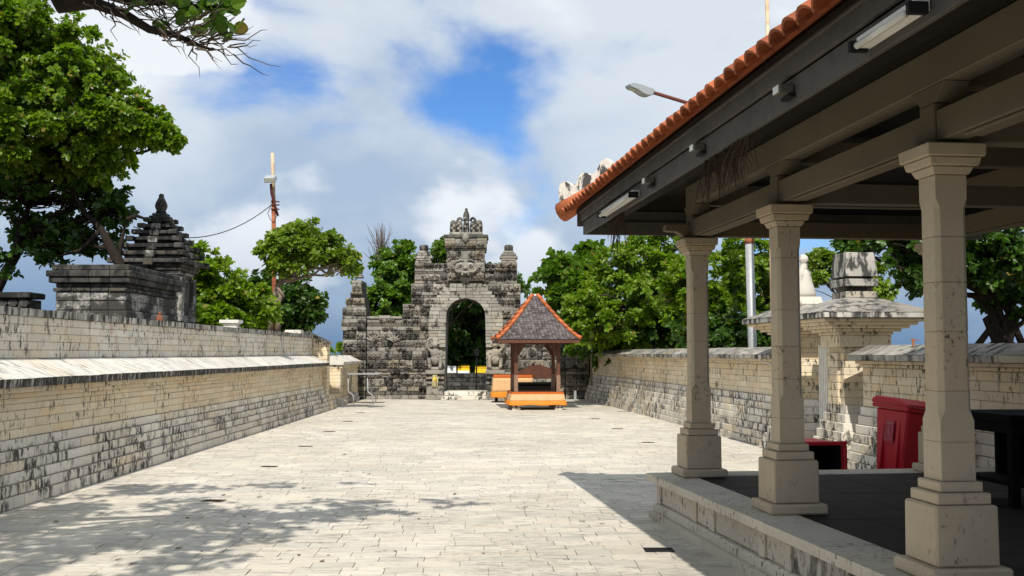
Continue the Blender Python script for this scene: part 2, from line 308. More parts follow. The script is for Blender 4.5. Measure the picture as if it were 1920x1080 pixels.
# ------------------------------------------------------------------ the ground
R = random.Random(11)
struct(MB().box(-900, 900, -300, 1500, -1.2, -.06).build('ground', M['soil']))
pav = struct(MB().box(-6.2, 6.2, -3, 37.5, -.06, -.012).build('pavement', M['sand']))
def paving():
    rr = random.Random(5); th = rad(2.5); c, s = math.cos(th), math.sin(th); tl = []
    row = .205; y = -1.0; j = 0
    def wallx(D): return 2.2+.0944*(36.5-D)
    while y < 37.6:
        x = -7.5+rr.uniform(0, .3)
        while x < 7.5:
            l = rr.choice((.27, .30, .30, .33, .45)); cx = x+l/2; wx = c*cx-s*y; wy = s*cx+c*y+.1
            if -4.95 < wx < min(wallx(wy)+.12, 5.6) and -1 < wy < 36.9 and wy > 2:
                vis = wy > 7.0 and abs(wx/wy) < .5 and not (wx > 1.4 and 2 < wy < 9.8 and wx > 1.29+(9.88-wy)*.133)
                tl.append((wy if vis else wy+100, x, y, l))
            x += l
        y += row
    tl.sort(); mb = MB(); Rz = Matrix.Rotation(th, 4, 'Z')
    for i, (_, x, y, l) in enumerate(tl):
        dz = rr.uniform(-.0025, .0025)
        if i < 300: ob('paving_stone', blockmesh(l-.005, row-.0022, .03, 'paver', .0012), pav, Rz @ Vector((x+l/2, y+row/2, -.0155+dz)), rot=(rr.uniform(-.004, .004), rr.uniform(-.004, .004), th))
        else: mb.box(x+.0025, x+l-.0025, y+.0011, y+row-.0011, -.03, -.0005+dz, Rz)
    stuff(mb.build('more_paving_stones', M['paver'], pav))
paving()
struct(MB().box(-30, -5.36, -6, 28.25, -.05, 1.72).box(-30, -6.25, 28.25, 33.5, -.05, 1.72).build('terrace', M['soil']))
# ------------------------------------------------------------------ left wall
def left_walls():
    rr = random.Random(21); fr = Frame((-4.8, 0), (1, 0)); a, b = -28.2, -6.0
    w = thing('stone_wall', 'long pale limestone wall with stepped base and sloping ledge along the left side', 'wall', (-4.9, 17, 0))
    w.location = (0, 0, 0); LS = [.42, .5, .56, .62]
    rows = [(0, .115, 0, 'limew', LS)]+[(.115+.105*i, .22+.105*i, -.035*(i+1), 'limew' if i < 4 else 'limeu', LS) for i in range(5)]
    rows += [(z0, z1, -.20, 'lime', LS) for z0, z1 in ((.64, .735), (.735, .83), (.83, .92), (.92, .99), (.99, 1.05))]
    rows += [(1.05, 1.105, -.15, 'lime', LS), (1.105, 1.165, -.085, 'lime', LS)]
    courses(fr, a, b, rows, w, rr)
    core = MB()
    for z0, z1, t, _, _ in rows: core.box(a+.01, b, -.62, t-.014, z0, z1, fr.M)
    core.build('wall_core', M['mortar'], w)
    profile_run(fr, a, b, [(-.6, 1.166), (-.012, 1.166), (-.005, 1.247), (-.6, 1.247)], .55, 'ledge', w, 'ledge_slab', rr)
    profile_run(fr, a, b, [(-.6, 1.249), (-.008, 1.249), (-.46, 1.438), (-.6, 1.44)], .55, 'slope', w, 'ledge_slope', rr)
    w2 = thing('terrace_wall', 'low pale block parapet with dark-streaked coping above the left ledge', 'wall')
    rows = [(1.442+.092*i, 1.534+.092*i, -.48, 'limeu', [.4, .5, .58, .45]) for i in range(5)]
    courses(fr, a-.02, b, rows, w2, rr, thick=.2)
    MB().box(a, b, -.9, -.494, 1.442, 1.9, fr.M).build('wall_core', M['mortar'], w2)
    profile_run(fr, a-.02, b, [(-.92, 1.903), (-.455, 1.903), (-.455, 1.985), (-.92, 1.985)], .42, 'cop', w2, 'coping_stone', rr)
    # pier with raking top that closes the wall
    p = thing('wall_pier', 'bright pier with raking top closing the far end of the left wall', 'wall pier')
    rowz = [i*.12 for i in range(16)]
    for i, z in enumerate(rowz):
        z1 = z+.12
        for k, (x0, x1) in enumerate(((-5.9, -5.48), (-5.48, -5.12), (-5.12, -4.88))):
            off = (.1 if i % 2 else 0)*(k in (0,)); o2 = (.1 if i % 2 else 0)*(k in (1,))
            if i < 3 and k == 2: x1 = -4.83+.02*(3-i)
            top = 2.04-.33*(((x0+x1)/2)+5.35)/.45 if x1 > -5.3 else 2.04
            if z1 > top+.02: continue
            ob('block', blockmesh(x1-x0-off+o2*1-.006, .42-.001*i, .115, 'lime'), p, ((x0+x1)/2-off/2*(1 if k == 0 else -1 if False else 0)-(o2/2), 28.46, z+.06))
    MB().prism([(-5.88, 0.02), (-4.91, 0.02), (-4.91, 1.72), (-5.3, 1.93), (-5.88, 1.93)], 28.28, 28.64).build('pier_core', M['mortar'], p)
    fixn(MB().prism([(-5.42, 2.0), (-4.84, 1.72), (-4.84, 1.80), (-5.42, 2.07)], 28.2, 28.72).build('coping_stone', M['cop'], p).data)
    fixn(MB().prism([(-5.92, 2.0), (-5.424, 2.0), (-5.424, 2.072), (-5.92, 2.072)], 28.2, 28.72).build('coping_stone', M['cop'], p).data)
    st = thing('short_wall', 'short pale wall stub with pitched coping beside the steel table', 'wall')
    fs = Frame((-4.97, 0), (1, 0)); LS2 = [.34, .42, .5]
    rows = [(0, .12, .06, 'limew', LS2), (.12, .24, .03, 'limew', LS2)]+[(.24+.102*i, .342+.102*i, 0, 'lime', LS2) for i in range(8)]+[(1.056, 1.16, .04, 'lime', LS2)]
    courses(fs, -34.5, -31.0, rows, st, rr, thick=.5)
    MB().box(-34.45, -31.05, -.46, -.03, 0, 1.16, fs.M).build('wall_core', M['mortar'], st)
    profile_run(fs, -34.55, -30.95, [(-.52, 1.162), (.10, 1.162), (.10, 1.245), (-.27, 1.43), (-.52, 1.29)], .5, 'slope', st, 'coping_stone', rr)
    ln = thing('low_wall', 'low stepped stone footing linking the left wall pier and the stub', 'wall')
    courses(fr, -30.97, -28.74, [(0, .115, -.03, 'limew', LS2), (.115, .22, -.08, 'limew', LS2), (.22, .33, -.12, 'lime', LS2)]+[(.33+.1*i, .43+.1*i, -.5, 'lime', LS2) for i in range(9)], ln, rr, thick=.3)
    MB().box(-30.97, -28.74, -.9, -.52, 0, 1.23, fr.M).build('wall_core', M['mortar'], ln)
    # small capped post on the parapet
    q = thing('cap_stone', 'small white moulded post cap standing on the left parapet', 'post cap'); c = P(452, 612, 20.9); c.z = 1.986; c.x = -5.5
    for z0, z1, h in ((0, .03, .15), (.03, .075, .125), (.075, .10, .155), (.10, .16, .185)): MB().box(c.x-h, c.x+h, c.y-h, c.y+h, c.z+z0, c.z+z1).build('moulding', M['wpaint'], q)
    q = thing('cap_stone', 'pale grey stone block on the parapet near the end pier', 'stone block'); c = Vector((-5.55, 27.2, 1.986))
    MB().frus(c.x, c.y, c.z, c.z+.10, .22, .2, .2, .18).build('block', M['limew'], q, bevel=.012)
left_walls()
# ------------------------------------------------------------------ right wall
RT = Vector((-.9956, -.094, 0)); FR = Frame((2.2, 36.5), (RT.x, RT.y))
def right_s(D): return (D-36.5)/.9956
def right_walls():
    rr = random.Random(33); LS = [.30, .36, .42]
    rows = [(.115*i, .115*(i+1), -.035*i, 'limew', LS) for i in range(7)]+[(.805+.102*i, .907+.102*i, -.25, 'lime', LS) for i in range(5)]+[(1.315, 1.36, -.21, 'lime', LS), (1.36, 1.405, -.15, 'lime', LS)]
    for (D0, D1, lab, nm) in ((17.05, 36.45, 'long tan limestone wall with stepped base running behind the small pavilion on the right', 0), (5.6, 13.95, 'shaded limestone wall behind the red bins and the tiled pavilion', 1)):
        w = thing('stone_wall', lab, 'wall'); s0, s1 = right_s(D0), right_s(D1)
        courses(FR, s0, s1, rows, w, rr)
        c = MB()
        for z0, z1, t, _, _ in rows: c.box(s0+.01, s1-.01, -.62, t-.014, z0, z1, FR.M)
        c.build('wall_core', M['mortar'], w)
        profile_run(FR, s0-.01, s1+.01, [(-.72, 1.407), (-.06, 1.407), (-.05, 1.475), (-.73, 1.475)], .45, 'cop', w, 'coping_edge', rr)
        profile_run(FR, s0-.01, s1+.01, [(-.73, 1.477), (-.055, 1.477), (-.34, 1.60), (-.44, 1.60)], .45, 'rslope', w, 'coping_slope', rr)
        # end blocks so the cut end shows courses
        for i in range(11): ob('end_block', blockmesh(.05, .42, .11, 'lime'), w, FR.p(s1-.012 if nm == 0 else s0+.012, -.47, .06+.117*i), rot=(0, 0, math.atan2(FR.s.y, FR.s.x)))
    # metal stub and pipe on the wall
    o = thing('pipe_stub', 'small rusty tap stub on the coping right of the stone gateway', 'pipe'); c = P(1712, 636, 12.6); c.z = 1.60
    MB().tube([c-Vector((0, 0, .02)), c+Vector((0, 0, .07))], .016, 8).build('stub', M['rust'], o); MB().tube([c+Vector((-.03, 0, .055)), c+Vector((.06, 0, .055))], .007, 6).build('handle', M['rust'], o)
    s = right_s(17.4); o = MB().tube([FR.p(s, -.02, 1.39), FR.p(s+.02, -.12, 1.36), FR.p(s-.12, -.20, 1.30), FR.p(s-.16, -.225, 1.2), FR.p(s-.16, -.225, .84)], .014, 6).build('conduit_pipe', M['wpaint'])
    tag(o, 'thin pale conduit bent down the right wall beside the gateway', 'pipe')
right_walls()
def gateway():
    rr = random.Random(4); rot = math.atan2(FR.s.y, FR.s.x)
    for D, lab, fin, rs in ((14.55, 'pale stone gateway pillar with spreading cap and square block finial, nearer one', 'block', 1.0), (16.42, 'pale stone gateway pillar with spreading cap and bottle finial, farther one', 'bottle', .96)):
        w = thing('gateway_pillar', lab, 'gate pillar'); Mx = FR.M @ Matrix.Translation((right_s(D), -.42, 0))
        def B(n, a, b, z0, z1, m, a1=None, b1=None, par=w): return MB().frus(0, 0, z0, z1, a, b, a1 or a, b1 or b, Mx).build(n, M[m], par, bevel=.006)
        for i in range(7):                               # stepped foot, each course of blocks
            h = .56-.035*i; hz = .45-.035*i
            for k in (-1, 0, 1):
                l = 2*h/3; ob('block', blockmesh(l-.006, 2*hz+.1, .112, 'limew'), w, Mx @ Vector((k*l, 0, .115*i+.0575)), rot=(0, 0, rot))
        for i in range(7):
            o_ = .06 if i % 2 else -.06
            for sx in (-1, 1):
                l = .29+o_*sx; x = sx*(.29-l/2) if False else (-.29+l/2 if sx < 0 else .29-l/2)
                ob('block', blockmesh(l-.005, .58, .097, 'lime'), w, Mx @ Vector((x, 0, .855+.1*i)), rot=(0, 0, rot))
            ob('corner_block', blockmesh(.34, .66, .096, 'lime'), w, Mx @ Vector((0, 0, .855+.1*i)), rot=(0, 0, rot))
        B('pillar_core', .27, .27, 0, 1.5, 'mortar')
        B('neck', .27, .27, 1.505, 1.58, 'lime'); B('neck', .33, .36, 1.583, 1.74, 'lime')
        for i in range(5): B('corbel', .35+.08*i, .38+.078*i, 1.743+.043*i, 1.784+.043*i, 'lime')
        e = B('cap_edge', .80*rs, .78*rs, 1.96, 2.03, 'cop'); B('cap_slope', .81*rs, .79*rs, 2.032, 2.24, 'rslope', .27, .24)
        if fin == 'block':
            B('finial_block', .25, .22, 2.243, 2.33, 'stained'); B('finial_block', .19, .17, 2.332, 2.40, 'gated'); B('finial_block', .26, .23, 2.402, 2.50, 'stained'); B('finial_block', .20, .18, 2.502, 2.53, 'gated'); B('finial_block', .255, .225, 2.532, 2.86, 'stained', .225, .2)
        else:
            B('finial_block', .24, .22, 2.243, 2.36, 'limew', .2, .19)
            MB().lathe([(.17, 0), (.18, .06), (.15, .16), (.12, .26), (.105, .36), (.075, .43), (.05, .5), (.045, .53), (.075, .56), (.07, .62), (.03, .66)], Mx @ Vector((0, 0, 2.362)), 14).build('finial', M['ornw'], w, True)
    g = thing('louvred_door', 'white slatted door between the two gateway pillars', 'door'); Mx = FR.M @ Matrix.Translation((right_s(15.49), -.42, 0))
    for sx in (-1, 1):
        MB().box(sx*.02, sx*.33, -.02, .02, .1, .16, Mx).build('rail', M['wpaint'], g); MB().box(sx*.02, sx*.33, -.02, .02, 1.5, 1.56, Mx).build('rail', M['wpaint'], g); MB().box(sx*.02, sx*.33, -.02, .02, 1.2, 1.25, Mx).build('rail', M['wpaint'], g)
        for k in range(5): x = sx*(.04+.065*k); MB().box(x-.022, x+.022, -.032, .028, .06, 1.62, Mx).build('slat', M['wpaint'], g)
gateway()
# ------------------------------------------------------------------ the big tiled pavilion on the right
def pavilion():
    rr = random.Random(9); th = rad(6.4); MR = Matrix.Rotation(th, 4, 'Z')
    pv = thing('pavilion', 'open pavilion with square stone columns and orange tiled roof on a raised platform', 'pavilion')
    fp = Frame((1.29, 9.88), (-.9912, -.1325)); s0 = -11.5
    plat = MB().box(s0, -.05, -4.15, -.07, 0, .334, fp.M).build('platform', M['plat'], pv)
    profile_run(fp, s0, .02, [(-.3, 0), (.035, 0), (.035, .065), (-.3, .065)], .9, 'plat', plat, 'plinth_stone', rr)
    profile_run(fp, s0, 0, [(-.3, .067), (.0, .067), (.0, .115), (-.02, .13), (-.3, .13)], .9, 'plat', plat, 'plinth_stone', rr)
    profile_run(fp, s0, 0, [(-.3, .30), (-.03, .30), (-.015, .333), (-.3, .333)], .9, 'plat', plat, 'moulding', rr)
    a = -.02; k = 0
    while a > s0+.6:                                      # short and long recessed panels between pilasters
        l = .11; MB().box(a-l, a, -.09, -.035, .132, .299, fp.M).build('pilaster', M['plat'], plat, bevel=.004); a -= l
        l = (.95, .34)[k % 2]; MB().box(a-l+.006, a-.006, -.09, -.052, .134, .298, fp.M).build('panel', M['stained' if k % 6 == 4 else 'plat'], plat, bevel=.006); a -= l; k += 1
    profile_run(fp, s0, .045, [(-.30, .335), (.045, .335), (.045, .40), (-.30, .402)], .75, 'plat', plat, 'edge_stone', rr)
    t = -.303
    while t > -4.0: MB().box(-.30, .045, max(t-.7, -4.15), t-.004, .335, .4015, fp.M).build('edge_stone', M['plat'], plat, bevel=.004); t -= .7
    for i in range(16):
        for j in range(9):
            s1 = -.304-.42*i; t1 = -.304-.42*j
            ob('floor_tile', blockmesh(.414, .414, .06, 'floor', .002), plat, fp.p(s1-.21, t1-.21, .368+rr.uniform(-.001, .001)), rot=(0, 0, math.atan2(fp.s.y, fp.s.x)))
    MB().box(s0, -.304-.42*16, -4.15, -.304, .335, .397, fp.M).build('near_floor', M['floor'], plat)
    # columns
    XS = (2.754, 5.07); YS = [9.437-2.185*k for k in range(5)]
    proto = None
    def sq(n, x, y, h0, h1, z0, z1, mat, par, bev=.006): return MB().frus(x, y, z0, z1, h0, h0, h1, h1, MR).build(n, M[mat], par, bevel=bev)
    def column(x, y):
        def hc(z):                                        # half-width and corner chamfer of the shaft at a height
            K = ((.875, .088, .001), (1.17, .088, .001), (1.215, .086, .026), (2.22, .082, .022), (2.27, .082, .001), (2.385, .082, .001))
            for (z0, h0, c0), (z1, h1, c1) in zip(K, K[1:]):
                if z <= z1+1e-6: f = (z-z0)/(z1-z0); return h0+(h1-h0)*f, c0+(c1-c0)*f
            return .082, .001
        def drum(z0, z1, ins):
            m = MB(); n = 8; zz = [z0]+[z for z in (1.17, 1.215, 2.22, 2.27) if z0 < z < z1]+[z1]
            for z in zz:
                h, c = hc(z); h -= ins
                m.v += [tuple(MR @ Vector((x+p, y+q, z))) for p, q in ((h-c, -h), (h, -h+c), (h, h-c), (h-c, h), (-h+c, h), (-h, h-c), (-h, -h+c), (-h+c, -h))]
            for i in range(len(zz)-1):
                for j in range(n): m.f.append((i*n+j, i*n+(j+1) % n, (i+1)*n+(j+1) % n, (i+1)*n+j))
            m.f += [tuple(range(n-1, -1, -1)), tuple(range((len(zz)-1)*n, len(zz)*n))]; return m
        c = drum(.875, 2.385, .004).build('column', M['mortar'], pv); zc_ = [.876, 1.06+rr.uniform(-.04, .04), 1.29+rr.uniform(-.03, .03), 1.56+rr.uniform(-.06, .06), 1.86+rr.uniform(-.06, .06), 2.12+rr.uniform(-.05, .05), 2.384]
        for z0, z1 in zip(zc_, zc_[1:]): drum(z0+.001, z1-.001, rr.uniform(-.001, .001)).build('shaft_block', M['pale'], c, bevel=.003)
        sq('plinth', x, y, .205, .205, .403, .472, 'pale', c, .012); sq('pedestal', x, y, .162, .160, .474, .765, 'pale', c, .01)
        sq('base_step', x, y, .138, .138, .767, .822, 'pale', c); sq('base_step', x, y, .112, .112, .824, .874, 'pale', c)
        sq('capital_step', x, y, .095, .112, 2.387, 2.425, 'pale', c); sq('capital_step', x, y, .128, .138, 2.427, 2.468, 'pale', c); sq('capital_block', x, y, .152, .155, 2.47, 2.535, 'pale', c)
        return c
    for x in XS:
        for y in YS: column(x, y)
    # beams and brackets
    def B(n, x0, x1, y0, y1, z0, z1, mat='beam', bev=.006, par=pv): return MB().box(x0, x1, y0, y1, z0, z1, MR).build(n, M[mat], par, bevel=bev)
    for x in XS:
        for i in range(4):
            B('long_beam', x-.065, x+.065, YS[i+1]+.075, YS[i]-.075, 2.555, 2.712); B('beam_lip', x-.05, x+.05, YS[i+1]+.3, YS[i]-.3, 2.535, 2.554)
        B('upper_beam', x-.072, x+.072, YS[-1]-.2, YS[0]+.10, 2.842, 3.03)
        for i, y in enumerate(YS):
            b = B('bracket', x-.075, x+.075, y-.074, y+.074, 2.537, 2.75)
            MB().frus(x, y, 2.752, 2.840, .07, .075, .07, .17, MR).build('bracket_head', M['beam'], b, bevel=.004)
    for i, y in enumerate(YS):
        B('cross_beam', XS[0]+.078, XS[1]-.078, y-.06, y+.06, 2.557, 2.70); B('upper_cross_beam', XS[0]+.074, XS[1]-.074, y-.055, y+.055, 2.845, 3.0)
    for i in (0,):
        y = YS[i]; fixn(MB().prism([(XS[0]-.077, 2.54), (XS[0]-.077, 2.66), (XS[0]-.30, 2.66), (XS[0]-.30, 2.605), (XS[0]-.2, 2.60), (XS[0]-.16, 2.575), (XS[0]-.12, 2.54)], y-.06, y+.06, MR).build('corbel', M['beam'], pv).data)
    # roof
    XL, XR, YF, YN, ze, k = 1.86, 6.05, 10.40, -1.6, 2.915, .56
    hw = (XR-XL)/2; xm = (XL+XR)/2; zr = ze+hw*k
    def slab(n, mat, par, off, ex):
        a, b, c, d = (XL-ex, YN-ex), (XR+ex, YN-ex), (XR+ex, YF+ex), (XL-ex, YF+ex); zz = ze-ex*k+off; r0, r1 = (xm, YN+hw), (xm, YF-hw)
        vs = [(*a, zz), (*b, zz), (*c, zz), (*d, zz), (*r0, zr+off), (*r1, zr+off)]; vs += [(x, y, z+.03) for x, y, z in vs]
        fs = [(0, 4, 1), (1, 4, 5, 2), (2, 5, 3), (3, 5, 4, 0)]; fs += [tuple(i+6 for i in reversed(f)) for f in fs]+[(i, (i+1) % 4, (i+1) % 4+6, i+6) for i in range(4)]
        return MB().add(vs, fs, MR).build(n, M[mat], par)
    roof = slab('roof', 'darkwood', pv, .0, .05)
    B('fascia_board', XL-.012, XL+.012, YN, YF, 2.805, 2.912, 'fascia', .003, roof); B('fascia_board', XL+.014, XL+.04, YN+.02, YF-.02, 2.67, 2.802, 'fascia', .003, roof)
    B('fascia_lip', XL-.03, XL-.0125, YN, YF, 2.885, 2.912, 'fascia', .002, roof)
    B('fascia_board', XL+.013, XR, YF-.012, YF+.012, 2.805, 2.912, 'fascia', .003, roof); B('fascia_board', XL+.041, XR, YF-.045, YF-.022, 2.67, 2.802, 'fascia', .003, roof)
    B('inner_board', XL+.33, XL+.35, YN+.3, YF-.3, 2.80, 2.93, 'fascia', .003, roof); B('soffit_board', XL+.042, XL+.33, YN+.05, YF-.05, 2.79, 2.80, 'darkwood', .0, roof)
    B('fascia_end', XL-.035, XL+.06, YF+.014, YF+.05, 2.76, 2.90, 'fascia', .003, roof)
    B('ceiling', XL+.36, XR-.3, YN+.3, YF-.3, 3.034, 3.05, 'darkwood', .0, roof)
    # tiles: the rows nearest the eave one by one, the rest joined
    ang = math.atan(k); tw, tlen = .165, .30
    def tilemesh():
        m = MB(); n = 7; prof = []
        for i in range(n+1):
            u = i/n; prof.append((u*tw*1.12-.01, .05*math.sin(u*math.pi)**.8 if 0 < u < 1 else 0))
        for e in (0, 1):
            for dz in (0, .016):
                for (x, z) in prof: m.v.append((x, e*tlen, z+dz))
        q = n+1
        for i in range(n): m.f += [(i, i+1, 2*q+i+1, 2*q+i), (q+i, 3*q+i, 3*q+i+1, q+i+1), (i, q+i, q+i+1, i+1), (2*q+i, 2*q+i+1, 3*q+i+1, 3*q+i)]
        m.f += [(0, 2*q, 3*q, q), (n, q+n, 3*q+n, 2*q+n)]
        return m
    tm = tilemesh(); me = fixn(tm.mesh('roof_tile', M['tile'])); rest = MB(); cnt = 0
    sx, sz = math.cos(ang), math.sin(ang); ex = .16
    Bm = Matrix(((0, sx, -sz, 0), (-1, 0, 0, 0), (0, sz, sx, 0), (0, 0, 0, 1)))
    for r in range(9):
        v = r*.235; y = YF+ex-v*sx-.02
        while y > max(YN-ex+v*sx, -1.2):
            loc = Vector((XL-ex+v*sx-.004*0, y, ze-ex*k+.045+v*sz+.012)); jit = Matrix.Rotation(rr.uniform(-.03, .03), 4, 'X') @ Matrix.Rotation(rr.uniform(-.02, .02), 4, 'Z')
            Mt = MR @ Matrix.Translation(loc+Vector((0, 0, rr.uniform(-.004, .006)))) @ Bm @ jit @ Matrix.Rotation(.035, 4, 'X')
            if cnt < 300 and r < 5 and y > 1.2: o = ob('roof_tile', me, roof); o.matrix_local = Mt; cnt += 1
            else: rest.add(tm.v, tm.f, Mt)
            y -= tw
    stuff(rest.build('more_roof_tiles', M['tile'], roof))
    slab('tile_bed', 'tile', roof, .05, .10)
    # hip cap and white ornament at the far corner
    c0 = Vector((XL-ex-.01, YF+ex+.01, ze-ex*k+.09)); c1 = Vector((xm, YF-hw, zr+.12)); d = (c1-c0)
    for i in range(9):
        a = c0+d*(i/9); b = c0+d*((i+1.06)/9); MB().tube([MR @ a, MR @ (a+(b-a)*.5), MR @ b], [.105, .095, .088], 10).build('hip_cap', M['hip'], roof, True)
    oc = MB(); uh = d.normalized(); base = c0+uh*.04
    prof = [(-.03, .05), (-.05, .20), (-.03, .27), (.02, .29), (.07, .26), (.10, .22), (.16, .205), (.20, .23), (.23, .28), (.28, .295), (.33, .27), (.36, .235), (.42, .24), (.47, .28), (.51, .33), (.57, .34), (.61, .30), (.64, .25), (.64, .05)]
    def fm(u, w, dd): q = base+Vector((uh.x*u, uh.y*u, uh.z*u*.6+w)); n_ = Vector((-uh.y, uh.x, 0)).normalized(); return tuple(MR @ (q+n_*dd))
    oc.prism(prof, -.045, .045, None, fm); o = oc.build('hip_ornament', M['ornw'], roof); fixn(o.data)
    # light fittings on the fascia
    def yof(px): u = (px-960)/F; return (1.85*math.cos(th)-1.85*math.sin(th)*u)/(math.sin(th)+math.cos(th)*u)
    for p0, p1, lab in ((1135, 1196, 'fluorescent batten light on the grey eave board at the far corner'), (1632, 1748, 'fluorescent batten light on the grey eave board nearest the camera')):
        y0, y1 = yof(p0), yof(p1); t = thing('batten_light', lab, 'light')
        B('housing', XL-.045, XL+.012, y1, y0, 2.70, 2.745, 'wpaint', .004, t); b = MB().tube([MR @ Vector((XL-.06, y1+.04, 2.70)), MR @ Vector((XL-.06, y0-.04, 2.70))], .014, 8).build('tube', M['tube'], t, True)
        for y in (y0, y1): B('end_cap', XL-.076, XL+.0, y-.012, y+.012, 2.685, 2.73, 'void', .003, t)
    for px, lab in ((1222, 'small box spotlight beside the far batten light'), (1316, 'small box spotlight above the hanging dry roots'), (1482, 'small box spotlight on the eave board nearer the camera')):
        y = yof(px); t = thing('spotlight', lab, 'spotlight')
        B('housing', XL-.06, XL+.01, y-.045, y+.045, 2.72, 2.765, 'fascia', .006, t); B('glass', XL-.066, XL-.061, y-.035, y+.035, 2.725, 2.76, 'lens', .0, t); B('arm', XL-.02, XL+.012, y-.055, y+.055, 2.70, 2.715, 'void', .0, t)
    def roots(p0, p1, n, zt, zl, x, lab):
        m = MB(); y0, y1 = yof(p0), yof(p1)
        for i in range(n):
            y = y1+(y0-y1)*rr.random(); l = zl*rr.uniform(.35, 1)*(1 if rr.random() < .6 else .6); q = MR @ Vector((x+rr.uniform(-.02, .02), y, zt)); e = q+Vector((rr.uniform(-.09, .06), rr.uniform(-.05, .05), -l))
            m.tube([q, (q+e)/2+Vector((rr.uniform(-.03, .03), 0, -.02)), e], [.005, .0035, .0015], 3)
        o = m.build('dry_roots', M['straw']); tag(o, lab, 'dry roots'); stuff(o)
    roots(1308, 1392, 95, 2.70, .36, XL+.05, 'dry brown roots hanging from the eave board over the far column')
    roots(1138, 1156, 40, 2.69, .42, XL+.05, 'thin dry roots dangling from the far corner of the tiled eave')
pavilion()
# ------------------------------------------------------------------ bins, dark table
def bins():
    rb = thing('wheelie_bin', 'tall red wheelie bin with worn sticker leaning by the right wall', 'bin'); c = Vector((4.10, 11.35, .03))
    Mx = Matrix.Translation(c) @ Matrix.Rotation(rad(8), 4, 'Y') @ Matrix.Rotation(rad(-70), 4, 'Z')
    m = MB(); m.frus(0, 0, .05, .86, .19, .19, .25, .245, Mx); b = m.build('body', M['red'], rb, bevel=.02)
    MB().frus(0, 0, .862, .905, .285, .28, .285, .28, Mx).build('rim', M['red'], rb, bevel=.012)
    MB().prism([(-.29, .907), (.30, .907), (.30, .93), (.1, .985), (-.22, .985), (-.29, .95)], -.285, .285, Mx).build('lid', M['red'], rb, bevel=.012)
    for sx in (-1, 1): MB().tube([Mx @ Vector((.2, sx*.2, .09)), Mx @ Vector((.2, sx*.25, .09))], .09, 14).build('wheel', M['void'], rb)
    for sx in (-.12, .12): MB().frus(sx, -.213, .1, .84, .022, .02, .028, .028, Mx).build('rib', M['red'], rb, bevel=.006)
    s = MB().box(-.07, .07, -.248, -.2455, .52, .74, Mx @ Matrix.Translation((0, .0, 0))).build('sticker', M['sticker'], rb)
    for x0, x1, z0, z1 in ((-.055, .055, .70, .72), (-.055, .055, .54, .555), (-.06, -.05, .555, .70), (.05, .06, .555, .70), (-.015, .015, .575, .655), (-.012, .012, .662, .685)): MB().box(x0, x1, -.2515, -.2495, z0, z1, Mx).build('sticker_mark', M['smark'], s)
    lb = thing('fallen_bin', 'red bin lying on its side with its dark mouth towards the pavilion', 'bin'); c = Vector((3.19, 10.95, 0)); Mx = Matrix.Translation(c) @ Matrix.Rotation(rad(6), 4, 'Z')
    def ring(a, z0, z1, y0, y1, tk, n, mat):
        m = MB(); m.box(-a, a, y0, y1, z0, z0+tk, Mx).box(-a, a, y0, y1, z1-tk, z1, Mx).box(-a, -a+tk, y0, y1, z0+tk+.001, z1-tk-.001, Mx).box(a-tk, a, y0, y1, z0+tk+.001, z1-tk-.001, Mx); return m.build(n, M[mat], lb, bevel=.008)
    ring(.238, .04, .60, 0, .05, .04, 'rim', 'red'); ring(.21, .075, .57, .052, .80, .015, 'body', 'red'); MB().box(-.205, .205, .8, .815, .08, .565, Mx).build('base', M['red'], lb)
    MB().box(-.19, .19, .05, .79, .092, .10, Mx).build('shade_floor', M['void'], lb); ring(.192, .101, .555, .055, .79, .008, 'shade_lining', 'void'); MB().box(-.18, .18, .78, .79, .11, .54, Mx).build('shade_back', M['void'], lb)  # black sheets paint the shade inside the open mouth
    MB().box(-.2, .2, .1, .7, 0, .039, Mx).build('lid', M['red'], lb)
    t = thing('black_table', 'black wooden table in the deep shade at the right edge', 'table'); Mx = Matrix.Translation((3.95, 8.05, .403)) @ Matrix.Rotation(rad(6.4), 4, 'Z')
    MB().box(-.47, .6, -.4, .4, .6, .655, Mx).build('table_top', M['blackwood'], t, bevel=.004); MB().box(-.44, .57, -.37, .37, .52, .598, Mx).build('apron', M['blackwood'], t); MB().box(-.40, .56, -.36, .36, .14, .17, Mx).build('shelf', M['blackwood'], t)
    for x in (-.42, .52):
        for y in (-.35, .35): MB().box(x-.03, x+.03, y-.03, y+.03, 0, .519, Mx).build('leg', M['blackwood'], t)
    MB().box(-.16, .49, .3, .33, .171, .519, Mx).build('back_panel', M['blackwood'], t); MB().box(-.14, .49, -.34, -.32, .0, .519, Mx).build('front_panel', M['blackwood'], t)
bins()
